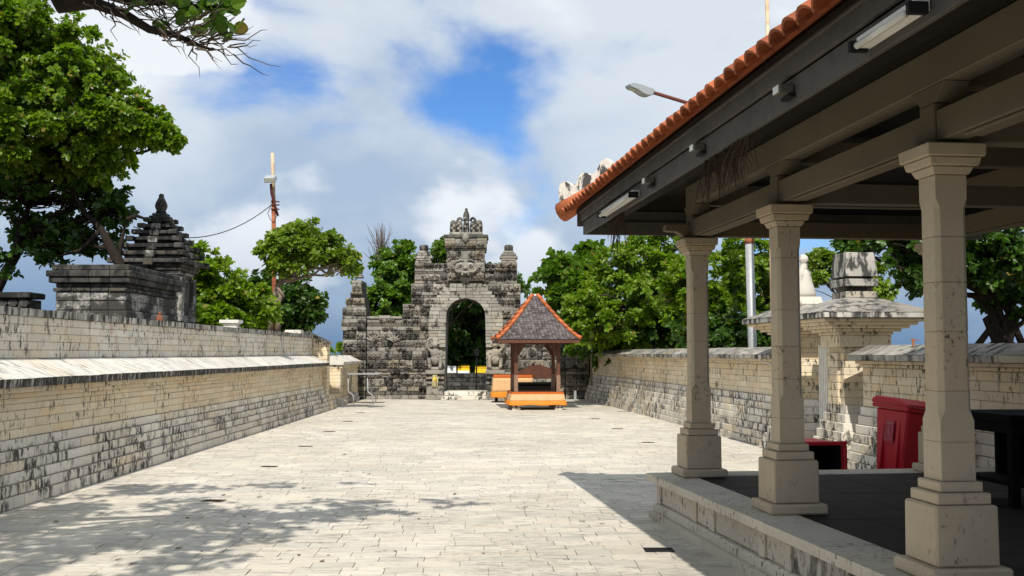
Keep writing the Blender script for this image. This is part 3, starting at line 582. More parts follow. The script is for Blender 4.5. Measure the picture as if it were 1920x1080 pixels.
# ------------------------------------------------------------------ carved stone gate at the end of the court
GX, GY, U = -1.515, 35.0, .0175                       # centre, front plane, metres per photo pixel there
def openx(z): return None if z >= 3.30 else (.70-.022*z if z < 2.72 else .64*math.sqrt(max(0, 1-((z-2.72)/.58)**2)))
def bandx(z): return None if z >= 3.84 or z < 1.72 else (1.22 if z < 2.55 else 1.22*math.sqrt(max(0, 1-((z-2.55)/1.29)**2)))
def relief(k):
    rr = random.Random(100+k); nx, nz_ = 15, 9; m = MB(); cs = [(rr.uniform(.12, .88), rr.uniform(.2, .8), rr.uniform(.18, .36), rr.choice((-1, 1)), rr.uniform(0, 6)) for _ in range(4)]
    if k % 3 == 0: cs = [(.27, .5, .34, 1, 0), (.73, .5, .34, -1, 3.14), (.5, .85, .22, 1, 1)]
    if k % 3 == 1: cs = [(x, .45, .24, 1, 2.0) for x in (.13, .38, .63, .88)]
    g = []
    for j in range(nz_+1):
        for i in range(nx+1):
            u, w = i/nx, j/nz_; h = .15
            for a, b, r, s, ph in cs:
                dx, dz = (u-a)*1.6, w-b; d = math.hypot(dx, dz)
                if d < r: h = max(h, (.55+.45*math.cos(d/r*9+s*math.atan2(dz, dx)+ph))*(1-.35*d/r))
            h += .18*rr.random(); e = min(u, 1-u, w*.8, (1-w)*.8); h *= min(1, e*9+.15)
            m.v.append((u-.5, -.5-h, w-.5)); 
    q = nx+1
    for j in range(nz_):
        for i in range(nx): m.f.append((j*q+i, j*q+i+1, (j+1)*q+i+1, (j+1)*q+i))
    n = len(m.v); m.v += [(-.5, .5, -.5), (.5, .5, -.5), (.5, .5, .5), (-.5, .5, .5)]
    m.f += [tuple([n, n+1]+list(range(nx, -1, -1))), tuple([n+3]+[nz_*q+i for i in range(nx+1)]+[n+2]), tuple([n]+[j*q for j in range(nz_+1)]+[n+3])[::-1] if 0 else tuple([n]+[j*q for j in range(nz_+1)]+[n+3]), tuple([n+1, n+2]+[j*q+nx for j in range(nz_, -1, -1)]), (n, n+3, n+2, n+1)]
    return m
def gate():
    rr = random.Random(77)
    g = thing('stone_gate', 'weathered carved stone gate with arched doorway and stepped crowned top', 'gate', (GX, GY, 0)); g.location = (0, 0, 0)
    REL = [[fixn(relief(k).mesh('carved_block', M[mm])) for k in range(9)] for mm in ('gate', 'gated')]
    zrows = []; z = 0; pat = [(.14, 'p', .10), (.12, 'd', .12), (.15, 'p', .06), (.26, 'c', .03), (.13, 'c', .02), (.11, 'p', .10), (.08, 'd', .13), (.30, 'c', .0), (.27, 'c', .02), (.13, 'p', .03), (.25, 'c', .0), (.30, 'c', .02), (.13, 'p', .05), (.12, 'd', .06), (.13, 'p', .02)]
    for h, t, off in pat: zrows.append((z, z+h, t, off)); z += h
    k = 0
    while z < 4.44:
        h, t = ((.12, 'p'), (.26, 'c'), (.11, 'p'), (.20, 'c'), (.09, 'd'))[k % 5]; h = min(h, 4.45-z); zrows.append((z, z+h, t, .0)); z += h; k += 1
    def spans(zm):
        s = []
        inner = openx(zm) or 0
        if zm < 2.62: s.append((inner, 3.24)); s.append((3.262, 4.08 if zm > 2.2 else 4.03))
        else:
            s.append((inner, 2.07 if zm < 3.1 else 1.80 if zm < 3.68 else 1.69))
            if zm < 3.98: ax = {0: (3.28, 4.06), 1: (3.33, 3.95), 2: (3.40, 3.80), 3: (3.43, 3.75)}[min(3, int((zm-2.62)/.33))]; s.append(ax)
        return s
    core = MB(); pieces = []
    for z0, z1, t, off in zrows:
        zm = (z0+z1)/2
        for a, b in spans(zm):
            for sg in (-1, 1):
                x0, x1 = sorted((GX+sg*a, GX+sg*b)); lo = a
                o0, o1 = openx(z0), openx(z1)
                # core
                ca, cb0, cb1 = (b-.03), (o0 if (a > 0 or o0) and o0 is not None and a == (openx(zm) or 0) else a), (o1 or 0)
                if a == (openx(zm) or 0): pl = [((o0 or 0)+.004, z0), (b-.03, z0), (b-.03, z1), ((o1 or 0)+.004, z1)]
                else: pl = [(a+.02, z0), (b-.03, z0), (b-.03, z1), (a+.02, z1)]
                core.prism([(GX+sg*u, w) for u, w in pl][::sg], GY+.06, GY+1.35)
                # blocks
                x = a; cent = a == (openx(zm) or 0); bl = [q for q in (bandx(z0+.001), bandx(z1-.001)) if q is not None] if cent else []
                if bl or (cent and bandx(zm) is not None):
                    ns = max(1, round((z1-z0)/.105))
                    for q in range(ns):
                        za, zb = z0+(z1-z0)*q/ns, z0+(z1-z0)*(q+1)/ns; bd = bandx((za+zb)/2)
                        if bd is None: continue
                        u = openx((za+zb)/2) or 0; fst = True; o_ = openx(za) is not None
                        while u < bd-.01:
                            e = min(u+rr.uniform(.2, .34), bd); e = bd if bd-e < .1 else e
                            pieces.append((u, e, za, zb, 'a', .115+rr.uniform(0, .012), sg, fst and o_)); fst = False; u = e
                    x = min(bl) if len(bl) == 2 else 0 if not openx(zm) else a
                    x = max(x-.03, openx(z0) or 0)
                while x < b-.01:
                    l = rr.uniform(.22, .38) if t != 'c' else rr.uniform(.28, .46)
                    e = min(x+l, b)
                    if b-e < .16: e = b
                    pieces.append((x, e, z0, z1, 'c' if t == 'p' and rr.random() < .5 and not (x == a and cent and o0 is not None) else t, off, sg, x == a and cent and o0 is not None)); x = e
    fixn(core.build('gate_core', M['gated'], g).data)
    R2 = random.Random(8)
    big = sorted(range(len(pieces)), key=lambda i: -(pieces[i][1]-pieces[i][0])*(pieces[i][3]-pieces[i][2])*(.3 if pieces[i][6] > 0 and pieces[i][0] > 1.3 and pieces[i][3] < 2.4 else 1)); keep = set(big[:270]); rest = {}
    for i, (a, b, z0, z1, t, off, sg, edge) in enumerate(pieces):
        j = R2.uniform(-.015, .02); gp = .005; yf = GY-off-j; dep = GY+.2-yf
        if edge:
            o0 = openx(z0) or 0; o1 = openx(z1) or 0; pl = [(o0, z0+gp), (b-gp, z0+gp), (b-gp, z1-gp), (o1, z1-gp)]
            if z0 > 3.29: pl[0] = (0, z0+gp); pl[3] = (0, z1-gp)
            mb = MB().prism([(GX+sg*u, w) for u, w in pl][::sg], yf, GY+.6); me = fixn(mb.mesh('arch_block' if t == 'a' else 'block', M['gatel' if t == 'a' else 'gate']))
            ob('arch_block' if t == 'a' else 'block', me, g); continue
        cx = GX+sg*(a+b)/2; cz = (z0+z1)/2; l = b-a-2*gp; h = z1-z0-2*gp
        if t == 'c':
            me = REL[R2.random() < .3][R2.randrange(9)]; sy = .085; Mt = Matrix.Translation((cx, yf+.06, cz)) @ Matrix.Diagonal((l*R2.choice((-1, 1)) if False else l, .095, h, 1))
            if i in keep: o = ob('carved_block', me, g, (cx, yf+.05, cz)); o.scale = (l, .125, h)
            else: rest.setdefault('gate', MB()).add([v.co for v in me.vertices], [tuple(p.vertices) for p in me.polygons], Matrix.Translation((cx, yf+.05, cz)) @ Matrix.Diagonal((l, .125, h, 1)))
        else:
            mt = 'gatel' if t == 'a' else 'gated' if t == 'd' else 'gate'
            if i in keep: ob('arch_block' if t == 'a' else 'block', blockmesh(l, .22, h, mt, .009), g, (cx, yf+.11, cz), rot=(R2.uniform(-.02, .02), R2.uniform(-.01, .01), R2.uniform(-.02, .02)))
            else: rest.setdefault(mt, MB()).box(cx-l/2, cx+l/2, yf, yf+.2, cz-h/2, cz+h/2)
    for mt, mb in rest.items(): stuff(mb.build('more_blocks', M[mt], g))
    # wing coping, corner finials
    for sg in (-1, 1):
        for k in range(3):
            x0 = 2.09+.385*k; MB().box(*sorted((GX+sg*x0, GX+sg*(x0+.375))), GY-.06-.02*(k % 2), GY+.7, 2.625, 2.70+.03*(k == 1)).build('wing_coping', M['gatel'], g, bevel=.01)
        for cx, z0, tiers in ((GX+sg*1.405, 4.45, ((.27, .09), (.24, .07), (.30, .10), (.25, .08), (.18, .08))), (GX+sg*3.59, 3.98, ((.17, .07), (.14, .06)))):
            z = z0
            for w, h in tiers: MB().frus(cx, GY+.25, z+.002, z+h-.002, w, .25, w*.97, .24).build('finial_tier', M['gate'], g, bevel=.014); z += h
            MB().lathe([(.11, 0), (.15, .03), (.155, .15), (.13, .2), (.06, .215)], (cx, GY+.25, z), 10).build('finial', M['gated'], g, True)
    # central tower
    def tier(z0, z1, w, yo, mat='gate', n=3):
        for k in range(n):
            a = -w+2*w*k/n; MB().box(GX+a+.004, GX+a+2*w/n-.004, GY-yo-R2.uniform(0, .03), GY+.75, z0+.003, z1-.003).build('tower_block', M[mat], g, bevel=.01)
    def ctier(z0, z1, w, yo, n=3):
        for k in range(n):
            a = -w+2*w*(k+.5)/n; o = ob('carved_block', REL[0][R2.randrange(9)], g, (GX+a, GY-yo, (z0+z1)/2)); o.scale = (2*w/n-.008, .14, z1-z0-.008)
        MB().box(GX-w+.02, GX+w-.02, GY-yo+.06, GY+.75, z0, z1).build('tower_core', M['gated'], g)
    ctier(3.86, 4.14, .60, .10); ctier(4.14, 4.46, .62, .14); tier(4.46, 4.56, .64, .16, 'gatel'); ctier(4.56, 4.84, .62, .12, 4); tier(4.84, 4.92, .66, .16, 'gate', 4); ctier(4.92, 5.16, .69, .16, 4); tier(5.16, 5.27, .70, .2, 'gate', 4); tier(5.27, 5.38, .73, .24, 'gated', 4); tier(5.38, 5.47, .55, .16, 'gatel'); 
    # leaf-shaped crown: five upright fingers, two of them looped
    for k, (x, h, w) in enumerate(((-.43, .43, .12), (.43, .43, .12), (-.22, .40, .11), (.22, .40, .11), (0, .72, .105))):
        c = MB(); n = 8
        prof = [(w*.9, 0), (w, h*.3), (w*.92, h*.6), (w*.85, h*.85), (w*.5, h*.98), (.02, h)] if k != 4 else [(w, 0), (w*1.05, .2), (w*.85, .4), (w*.95, .5), (w*1.05, .58), (w*.8, .68), (w*.45, .74), (w*.5, .80), (w*.3, .83)]
        c.lathe(prof, (GX+x, GY+.2, 5.47), 9, 1.3); o = c.build('crown_finger', M['gated'], g, True)
        for q in range(4): MB().ell((GX+x+(-1)**q*.03, GY+.2-w*1.25, 5.52+h*.8*q/4), (w*.45, .05, w*.5), 7, 4).build('crown_bead', M['gate'], o, True)
        if k in (2, 3):
            sg = -1 if x < 0 else 1; pts = [(GX+x+.015*sg+.085*math.cos(a)*sg*1.0-.02*sg, GY+.2, 5.84+.13*math.sin(a)) for a in [math.pi*(1.05*i/8-.12) for i in range(9)]]
            MB().tube(pts, [.045]*9, 7).build('crown_loop', M['gated'], g, True)
    # guardian face over the arch
    f = MB()
    fc = MB().ell((GX, GY-.2, 4.30), (.40, .20, .29), 14, 8).build('carved_face', M['gate'], g, True)
    for sg in (-1, 1):
        MB().ell((GX+sg*.16, GY-.36, 4.36), (.095, .08, .085), 10, 6).build('eye', M['gatel'], fc, True); MB().ell((GX+sg*.16, GY-.43, 4.36), (.045, .03, .04), 8, 5).build('pupil', M['gated'], fc, True)
        MB().tube([(GX+sg*.05, GY-.36, 4.5), (GX+sg*.17, GY-.36, 4.53), (GX+sg*.3, GY-.32, 4.47)], [.03, .045, .02], 6).build('brow', M['gate'], fc, True)
        MB().tube([(GX+sg*.12, GY-.38, 4.16), (GX+sg*.24, GY-.36, 4.14), (GX+sg*.33, GY-.33, 4.2), (GX+sg*.32, GY-.31, 4.28), (GX+sg*.27, GY-.33, 4.25)], [.05, .05, .045, .035, .02], 7).build('cheek_scroll', M['gate'], fc, True)
        for q in range(4): MB().tube([(GX+sg*(.42+.03*q), GY-.16, 4.0+.16*q), (GX+sg*(.5+.02*q), GY-.22, 4.06+.16*q), (GX+sg*.5, GY-.2, 4.13+.16*q), (GX+sg*.44, GY-.2, 4.1+.16*q)], [.05, .05, .04, .03], 6).build('mane_scroll', M['gate'], fc, True)
        MB().frus(GX+sg*.1, GY-.4, 4.02, 4.11, .018, .02, .03, .03).build('fang', M['gatel'], fc)
    MB().ell((GX, GY-.40, 4.27), (.075, .09, .07), 10, 6).build('nose', M['gatel'], fc, True); MB().tube([(GX-.2, GY-.36, 4.15), (GX, GY-.43, 4.11), (GX+.2, GY-.36, 4.15)], [.03, .05, .03], 7).build('mouth', M['gatel'], fc, True)
    MB().frus(GX, GY-.2, 4.55, 4.80, .17, .1, .05, .08).build('forehead_ornament', M['gate'], fc, bevel=.03)
    MB().ell((GX, GY-.28, 5.26), (.12, .09, .16), 8, 6).build('shell_ornament', M['gate'], g, True)
    # wing reliefs: fan-shaped leaves
    for sg in (-1, 1):
        for bx in (2.35, 3.0):
            for q in range(6):
                a = rad(25+26*q); c = Vector((GX+sg*bx, GY-.08, 1.86)); e = c+Vector((math.cos(a)*.28, -.02, math.sin(a)*.30)); MB().tube([c, (c+e)/2+Vector((0, -.03, .02)), e], [.025, .035, .010], 6).build('leaf_relief', M['gate'], g, True)
    # white threshold
    t = thing('threshold_step', 'two pale stone steps in the arched gate doorway', 'step')
    MB().box(GX-.75, GX+.75, GY-.75, GY-.14, 0, .12).build('step', M['limew'], t, bevel=.01); MB().box(GX-.68, GX+.68, GY-.45, GY+.9, .122, .26).build('step', M['limew'], t, bevel=.01)
    # pedestals, guardians, offerings
    for sg, lab in ((-1, 'left'), (1, 'right')):
        cx = GX+sg*.97; side = 'left of the doorway' if sg < 0 else 'right of the doorway behind the small pavilion'
        p = thing('pedestal', 'stepped dark stone pedestal '+side, 'pedestal')
        for z0, z1, w, d in ((0, .16, .30, .42), (.162, .42, .27, .38), (.422, .5, .24, .34), (.502, .58, .29, .40), (.582, .66, .21, .3), (.662, .74, .29, .4), (.742, .82, .22, .3), (.822, .95, .31, .42)): MB().box(cx-w, cx+w, GY-.14-d, GY-.13, z0, z1).build('pedestal_tier', M['gate' if z0 != .582 else 'gated'], p, bevel=.012)
        s = thing('guardian_statue', 'squat carved guardian figure on the pedestal '+side, 'statue'); y = GY-.36; b = .952
        m = MB(); tb = lambda pts, rs: m.tube(pts, rs, 8)
        m.box(cx-.22, cx+.22, y-.15, y+.18, b, b+.10); m.ell((cx, y, b+.36), (.15, .13, .2), 10, 7); m.ell((cx, y-.02, b+.55), (.17, .13, .15), 10, 7); m.ell((cx, y-.05, b+.82), (.11, .11, .12), 10, 7); m.ell((cx, y, b+.97), (.13, .1, .09), 8, 5); m.ell((cx, y-.13, b+.80), (.045, .06, .04), 8, 5)
        for q in (-1, 1):
            tb([(cx+q*.1, y, b+.28), (cx+q*.2, y-.16, b+.36), (cx+q*.17, y-.15, b+.12), (cx+q*.17, y-.22, b+.1)], [.085, .075, .055, .05]); m.ell((cx+q*.12, y-.04, b+.84), (.04, .03, .06), 7, 5)
        tb([(cx-sg*.16, y, b+.62), (cx-sg*.25, y-.07, b+.48), (cx-sg*.12, y-.17, b+.42)], [.06, .05, .045]); tb([(cx+sg*.16, y, b+.62), (cx+sg*.27, y-.04, b+.75), (cx+sg*.22, y-.06, b+.98), (cx+sg*.08, y-.04, b+1.06)], [.06, .05, .045, .04])
        o = m.build('figure', M['gate'], s, True); r = o.modifiers.new('remesh', 'REMESH'); r.mode = 'VOXEL'; r.voxel_size = .022; r.use_smooth_shade = True
        MB().tube([(cx+sg*.24, y-.02, b+1.0), (cx+sg*.30, y+.06, b+.7), (cx+sg*.26, y+.1, b+.4)], [.05, .06, .05], 8).build('staff', M['gate'], s, True)
        f = thing('palm_offering', 'pale woven palm offering tied to the pedestal '+side, 'offering'); m = MB(); r3 = random.Random(3+sg)
        for q in range(14): x = cx+r3.uniform(-.06, .06); m.tube([(x, GY-.585, .80), (x+r3.uniform(-.05, .05), GY-.60, .62), (x+r3.uniform(-.09, .09), GY-.575, .42)], [.012, .02, .008], 4)
        m.build('strips', M['palm'], f); MB().ell((cx, GY-.60, .66), (.05, .035, .06), 8, 5).build('knot', M['yellow'], f, True)
gate()
# ------------------------------------------------------------------ beyond the doorway
def beyond():
    w = thing('dark_wall', 'low dark stone terrace wall seen through the gate doorway', 'wall'); rr = random.Random(2)
    for i in range(4):
        x = -4.0+rr.uniform(0, .3)
        while x < 1.5: l = rr.choice((.5, .6, .7)); ob('block', blockmesh(l-.01, .4, .165, 'black', .01), w, (x+l/2, 43.2-.02*i, .09+.17*i)); x += l
    MB().box(-4.2, 1.8, 43.3, 46, 0, .66).build('wall_core', M['black'], w)
    for x0, x1, mt, z1, lab in ((-2.62, -2.26, 'white', .92, 'white cloth-wrapped offering box seen through the doorway'), (-2.20, -1.72, 'yellow', .93, 'yellow cloth-wrapped altar with white sash seen through the doorway'), (-1.50, -.75, 'yellow', .90, 'bright yellow cloth-covered altar at the right of the doorway view')):
        t = thing('draped_altar', lab, 'altar'); xm = (x0+x1)/2; h = (x1-x0)/2
        MB().frus(xm, 43.6, .685, z1, h*1.03, .3, h*.95, .27).build('cloth', M[mt], t, bevel=.02); MB().box(xm-h*.96, xm+h*.96, 43.31, 43.9, z1, z1+.03).build('top_edge', M[mt], t)
        if mt == 'yellow' and x0 < -2: MB().box(xm-h*.97, xm+h*.97, 43.27, 43.295, .69, .79).build('sash', M['white'], t)
        n = int((x1-x0)/.06)
        for k in range(n): MB().frus(x0+.03+.06*k, 43.33, z1+.031, z1+.09, .008, .008, .003, .003).build('fringe', M['yellow' if mt != 'white' else 'white'], t)
    l = thing('garden_lamp', 'black lantern on a thin post seen through the doorway', 'lamp'); x = -1.36
    MB().tube([(x, 41, 0), (x, 41, 1.35)], .028, 8).build('post', M['void'], l); MB().frus(x, 41, 1.35, 1.40, .05, .05, .09, .09).build('collar', M['void'], l); MB().frus(x, 41, 1.402, 1.60, .075, .075, .10, .10).build('lantern', M['void'], l); MB().frus(x, 41, 1.602, 1.66, .115, .115, .03, .03).build('lantern_roof', M['void'], l)
beyond()
# ------------------------------------------------------------------ small roofed kiosk
def kiosk():
    k = thing('small_pavilion', 'small wooden pavilion with grey shingle roof and orange hip tiles before the gate', 'pavilion', (.62, 28.95, 0), rotz=rad(4.8))
    W2 = .565
    def B(n, x0, x1, y0, y1, z0, z1, mat, par=k, bev=.004): return MB().box(x0, x1, y0, y1, z0, z1).build(n, M[mat], par, bevel=bev)
    for x in (-1, 1):
        for y in (-1, 1):
            a, b = x*W2, y*W2
            B('foot_stone', a-.11, a+.11, b-.11, b+.11, 0, .06, 'limew'); B('foot_stone', a-.085, a+.085, b-.085, b+.085, .062, .13, 'limew')
            p = B('post', a-.045, a+.045, b-.045, b+.045, .132, 1.80, 'redwood'); B('post_foot', a-.051, a+.051, b-.051, b+.051, .46, .92, 'palewood', p)
            for ax in (0, 1):
                pl = [(0, 1.44), (.04, 1.44), (.09, 1.56), (.2, 1.68), (.2, 1.74), (0, 1.74)]; d = -x if ax == 0 else -y
                f = (lambda u, w, t: (a+d*(u+.046), b+t, w)) if ax == 0 else (lambda u, w, t: (a+t, b+d*(u+.046), w))
                fixn(MB().prism(pl, -.02, .02, None, f).build('brace', M['redwood'], p).data)
    B('deck', -.655, .655, -.655, .655, .40, .455, 'redwood'); 
    for s in (-1, 1): B('deck_rail', -.655, .655, s*.655-.03, s*.655+.03, .18, .399, 'redwood'); B('deck_rail', s*.655-.03, s*.655+.03, -.62, .62, .18, .399, 'redwood'); B('plate_beam', -.66, .66, s*W2-.04, s*W2+.04, 1.742, 1.80, 'redwood'); B('plate_beam', s*W2-.038, s*W2+.038, -.55, .55, 1.744, 1.798, 'redwood')
    E_ = 1.07
    rf = MB().frus(0, 0, 1.80, 1.83, E_-.02, E_-.02, E_-.02, E_-.02).build('roof', M['redwood'], k)
    for s in (-1, 1): B('fascia', -E_, E_, s*E_-.02, s*E_+.02, 1.765, 1.845, 'redwood', rf); B('fascia', s*E_-.02, s*E_+.02, -E_+.021, E_-.021, 1.766, 1.844, 'redwood', rf)
    def zc(t): return 1.85+1.21*(t**1.22)            # t: 0 at the eave, 1 at the top; the slope is a little hollow
    def half(t): return (E_+.03)*(1-t)+.06*t
    n = 26; rr = random.Random(6); nn = 14
    bed = MB()
    for i in range(nn):
        t0, t1 = i/nn, (i+1)/nn; bed.frus(0, 0, zc(t0)-.03, zc(t1)-.03+.0001, half(t0)-.015, half(t0)-.015, half(t1)-.015, half(t1)-.015)
    bed.build('roof_bed', M['shingle'], rf)
    sh = MB()
    for face in range(4):
        Rm = Matrix.Rotation(face*math.pi/2, 4, 'Z')
        for i in range(n):
            t0, t1, t2 = i/n, (i+.62)/n, min((i+1.5)/n, 1.0); h0 = half(t0); w = .095; x = -h0+(w/2 if i % 2 else 0)
            while x < h0:
                if abs(x) < half(t0)-.01 and abs(x) < half(t2)+.02:
                    z = rr.uniform(0, .006); q = lambda xx, t, d: (xx, -half(t)-.008-d-z, zc(t)+.002+d*.5)
                    sh.add([q(x, t0, .012), q(x+w/2-.004, t1, .008), q(x+w/2-.004, t2, .0), q(x-w/2+.004, t2, .0), q(x-w/2+.004, t1, .008)], [(0, 1, 2, 3, 4)], Rm)
                x += w
    stuff(sh.build('shingles', M['shingle'], rf))
    for cx, cy in ((-1, -1), (1, -1), (1, 1), (-1, 1)):
        for i in range(10):
            t0, t1 = i/10, (i+1.12)/10; a = Vector((cx*half(t0), cy*half(t0), zc(t0)+.03+.02)); b = Vector((cx*half(min(t1, 1)), cy*half(min(t1, 1)), zc(min(t1, 1))+.025))
            MB().tube([a, (a+b)/2, b], [.056, .05, .044], 8).build('hip_tile', M['hip'], rf, True)
    MB().frus(0, 0, 3.03, 3.10, .085, .085, .07, .07).build('roof_cap', M['limew'], rf, bevel=.012)
    def skirt(par, pre, hx, hy, zt, zb, flare, bands, seed, x0=0, y0=0, rot=0):
        r = random.Random(seed); out = []
        per = [(-hx, -hy), (hx, -hy), (hx, hy), (-hx, hy)]; ns = 22; pts = []
        for c in range(4):
            a, b = Vector(per[c]), Vector(per[(c+1) % 4]); nrm = Vector((b.y-a.y, a.x-b.x)).normalized()
            for i in range(ns): pts.append((a.lerp(b, i/ns), (nrm if i else (nrm+Vector((nrm.y, -nrm.x)))*.8)))
        for nm, f0, f1, mt in bands:
            m = MB(); K = 5
            for j in range(K+1):
                f = f0+(f1-f0)*j/K
                for q, (p, nn_) in enumerate(pts):
                    wv = (.016*math.sin(q*1.3+seed)+.012*math.sin(q*.47+2))*f; o_ = flare*f**1.3+wv+.002; pz = zt+(zb-zt)*f+(.012*math.sin(q*.6+seed) if f > .95 else 0); m.v.append((p.x+nn_.x*o_, p.y+nn_.y*o_, pz))
            L_ = len(pts)
            for j in range(K):
                for q in range(L_): m.f.append((j*L_+q, (j+1)*L_+q, (j+1)*L_+(q+1) % L_, j*L_+(q+1) % L_))
            o = m.build(nm, M[mt], par, True); sd = o.modifiers.new('thick', 'SOLIDIFY'); sd.thickness = .004
    c = thing('gold_cloth', 'gold and orange cloth skirt wrapped round the small pavilion base', 'cloth', (.62, 28.95, 0), rotz=rad(4.8))
    skirt(c, '', .69, .69, .47, .13, .085, (('top_band', 0, .16, 'orange'), ('gold_panel', .16, .66, 'gold'), ('bottom_band', .66, 1, 'bright')), 3)
    for s in (-1, 1): B('cloth_edge', -.692, .692, s*.675-.018, s*.675+.018, .457, .475, 'orange', c); B('cloth_edge', s*.675-.018, s*.675+.018, -.655, .655, .458, .474, 'orange', c)
    t = thing('altar_table', 'low altar table behind the small pavilion at its left', 'table', (.02, 32.9, 0), rotz=rad(2))
    B('table_top', -.58, .58, -.36, .36, .78, .82, 'redwood', t)
    for x in (-.5, .5):
        for y in (-.3, .3): B('leg', x-.04, x+.04, y-.04, y+.04, 0, .779, 'blackwood', t)
    c = thing('gold_cloth', 'gold cloth with orange borders hanging round the altar table', 'cloth', (.02, 32.9, 0), rotz=rad(2))
    B('cloth_top', -.59, .59, -.37, .37, .823, .832, 'orange', c); skirt(c, '', .59, .37, .83, .15, .07, (('top_band', 0, .13, 'orange'), ('gold_panel', .13, .74, 'gold'), ('bottom_band', .74, 1, 'bright')), 8)
    b = thing('wooden_bench', 'dark wooden bench with scalloped back behind the small pavilion', 'bench', (.78, 32.4, 0), rotz=rad(2))
    pts = [(-.62, .73)]+[(-.62+1.24*i/24, .86+.26*math.sin(math.pi*i/24)**.8+.02*abs(math.sin(i*1.0))) for i in range(25)]+[(.62, .73)]
    fixn(MB().prism(pts, .22, .26).build('backrest', M['redwood'], b).data); B('seat', -.66, .66, -.25, .3, .56, .62, 'blackwood', b); B('front_panel', -.64, .64, -.2, -.17, .12, .559, 'blackwood', b)
    for x in (-.62, .62):
        B('leg', x-.035, x+.035, -.24, -.201, 0, .559, 'blackwood', b); B('leg', x-.035, x+.035, .261, .3, 0, .559, 'blackwood', b); B('back_post', x-.03, x+.03, .262, .3, .621, .95, 'blackwood', b)
    p = tag(MB().tube([(2.02, 34.2, 0), (2.02, 34.2, .30)], .045, 10).build('short_post', M['galv']), 'short grey post at the foot of the gate by the right wall', 'post')
    p = tag(MB().tube([(2.42, 32.6, .52), (2.43, 32.75, 1.3), (2.50, 32.8, 2.3)], [.035, .03, .022], 7).build('bamboo_pole', M['bamboo'], None, True), 'thin bamboo pole leaning on the far end of the right wall', 'pole')
kiosk()
# ------------------------------------------------------------------ steel folding table
def steel_table():
    t = thing('folding_table', 'grey steel folding table with bent tube legs at the left wall end', 'table', (-4.42, 31.85, 0))
    MB().box(-.50, .50, -.42, .42, .865, .89).build('table_top', M['galv'], t, bevel=.008)
    for x in (-.33, .24):
        for y in (-.33, .33): MB().tube([(x-.08, y*.9, .864), (x-.08, y*.9, .45), (x-.06, y*.93, .36), (x+.06, y*1.0, .27), (x+.09, y, .18), (x+.09, y, 0)], .017, 8).build('leg', M['galv'], t, True)
        MB().tube([(x-.08, -.295, .42), (x-.08, .295, .42)], .013, 8).build('crossbar', M['galv'], t, True)
steel_table()
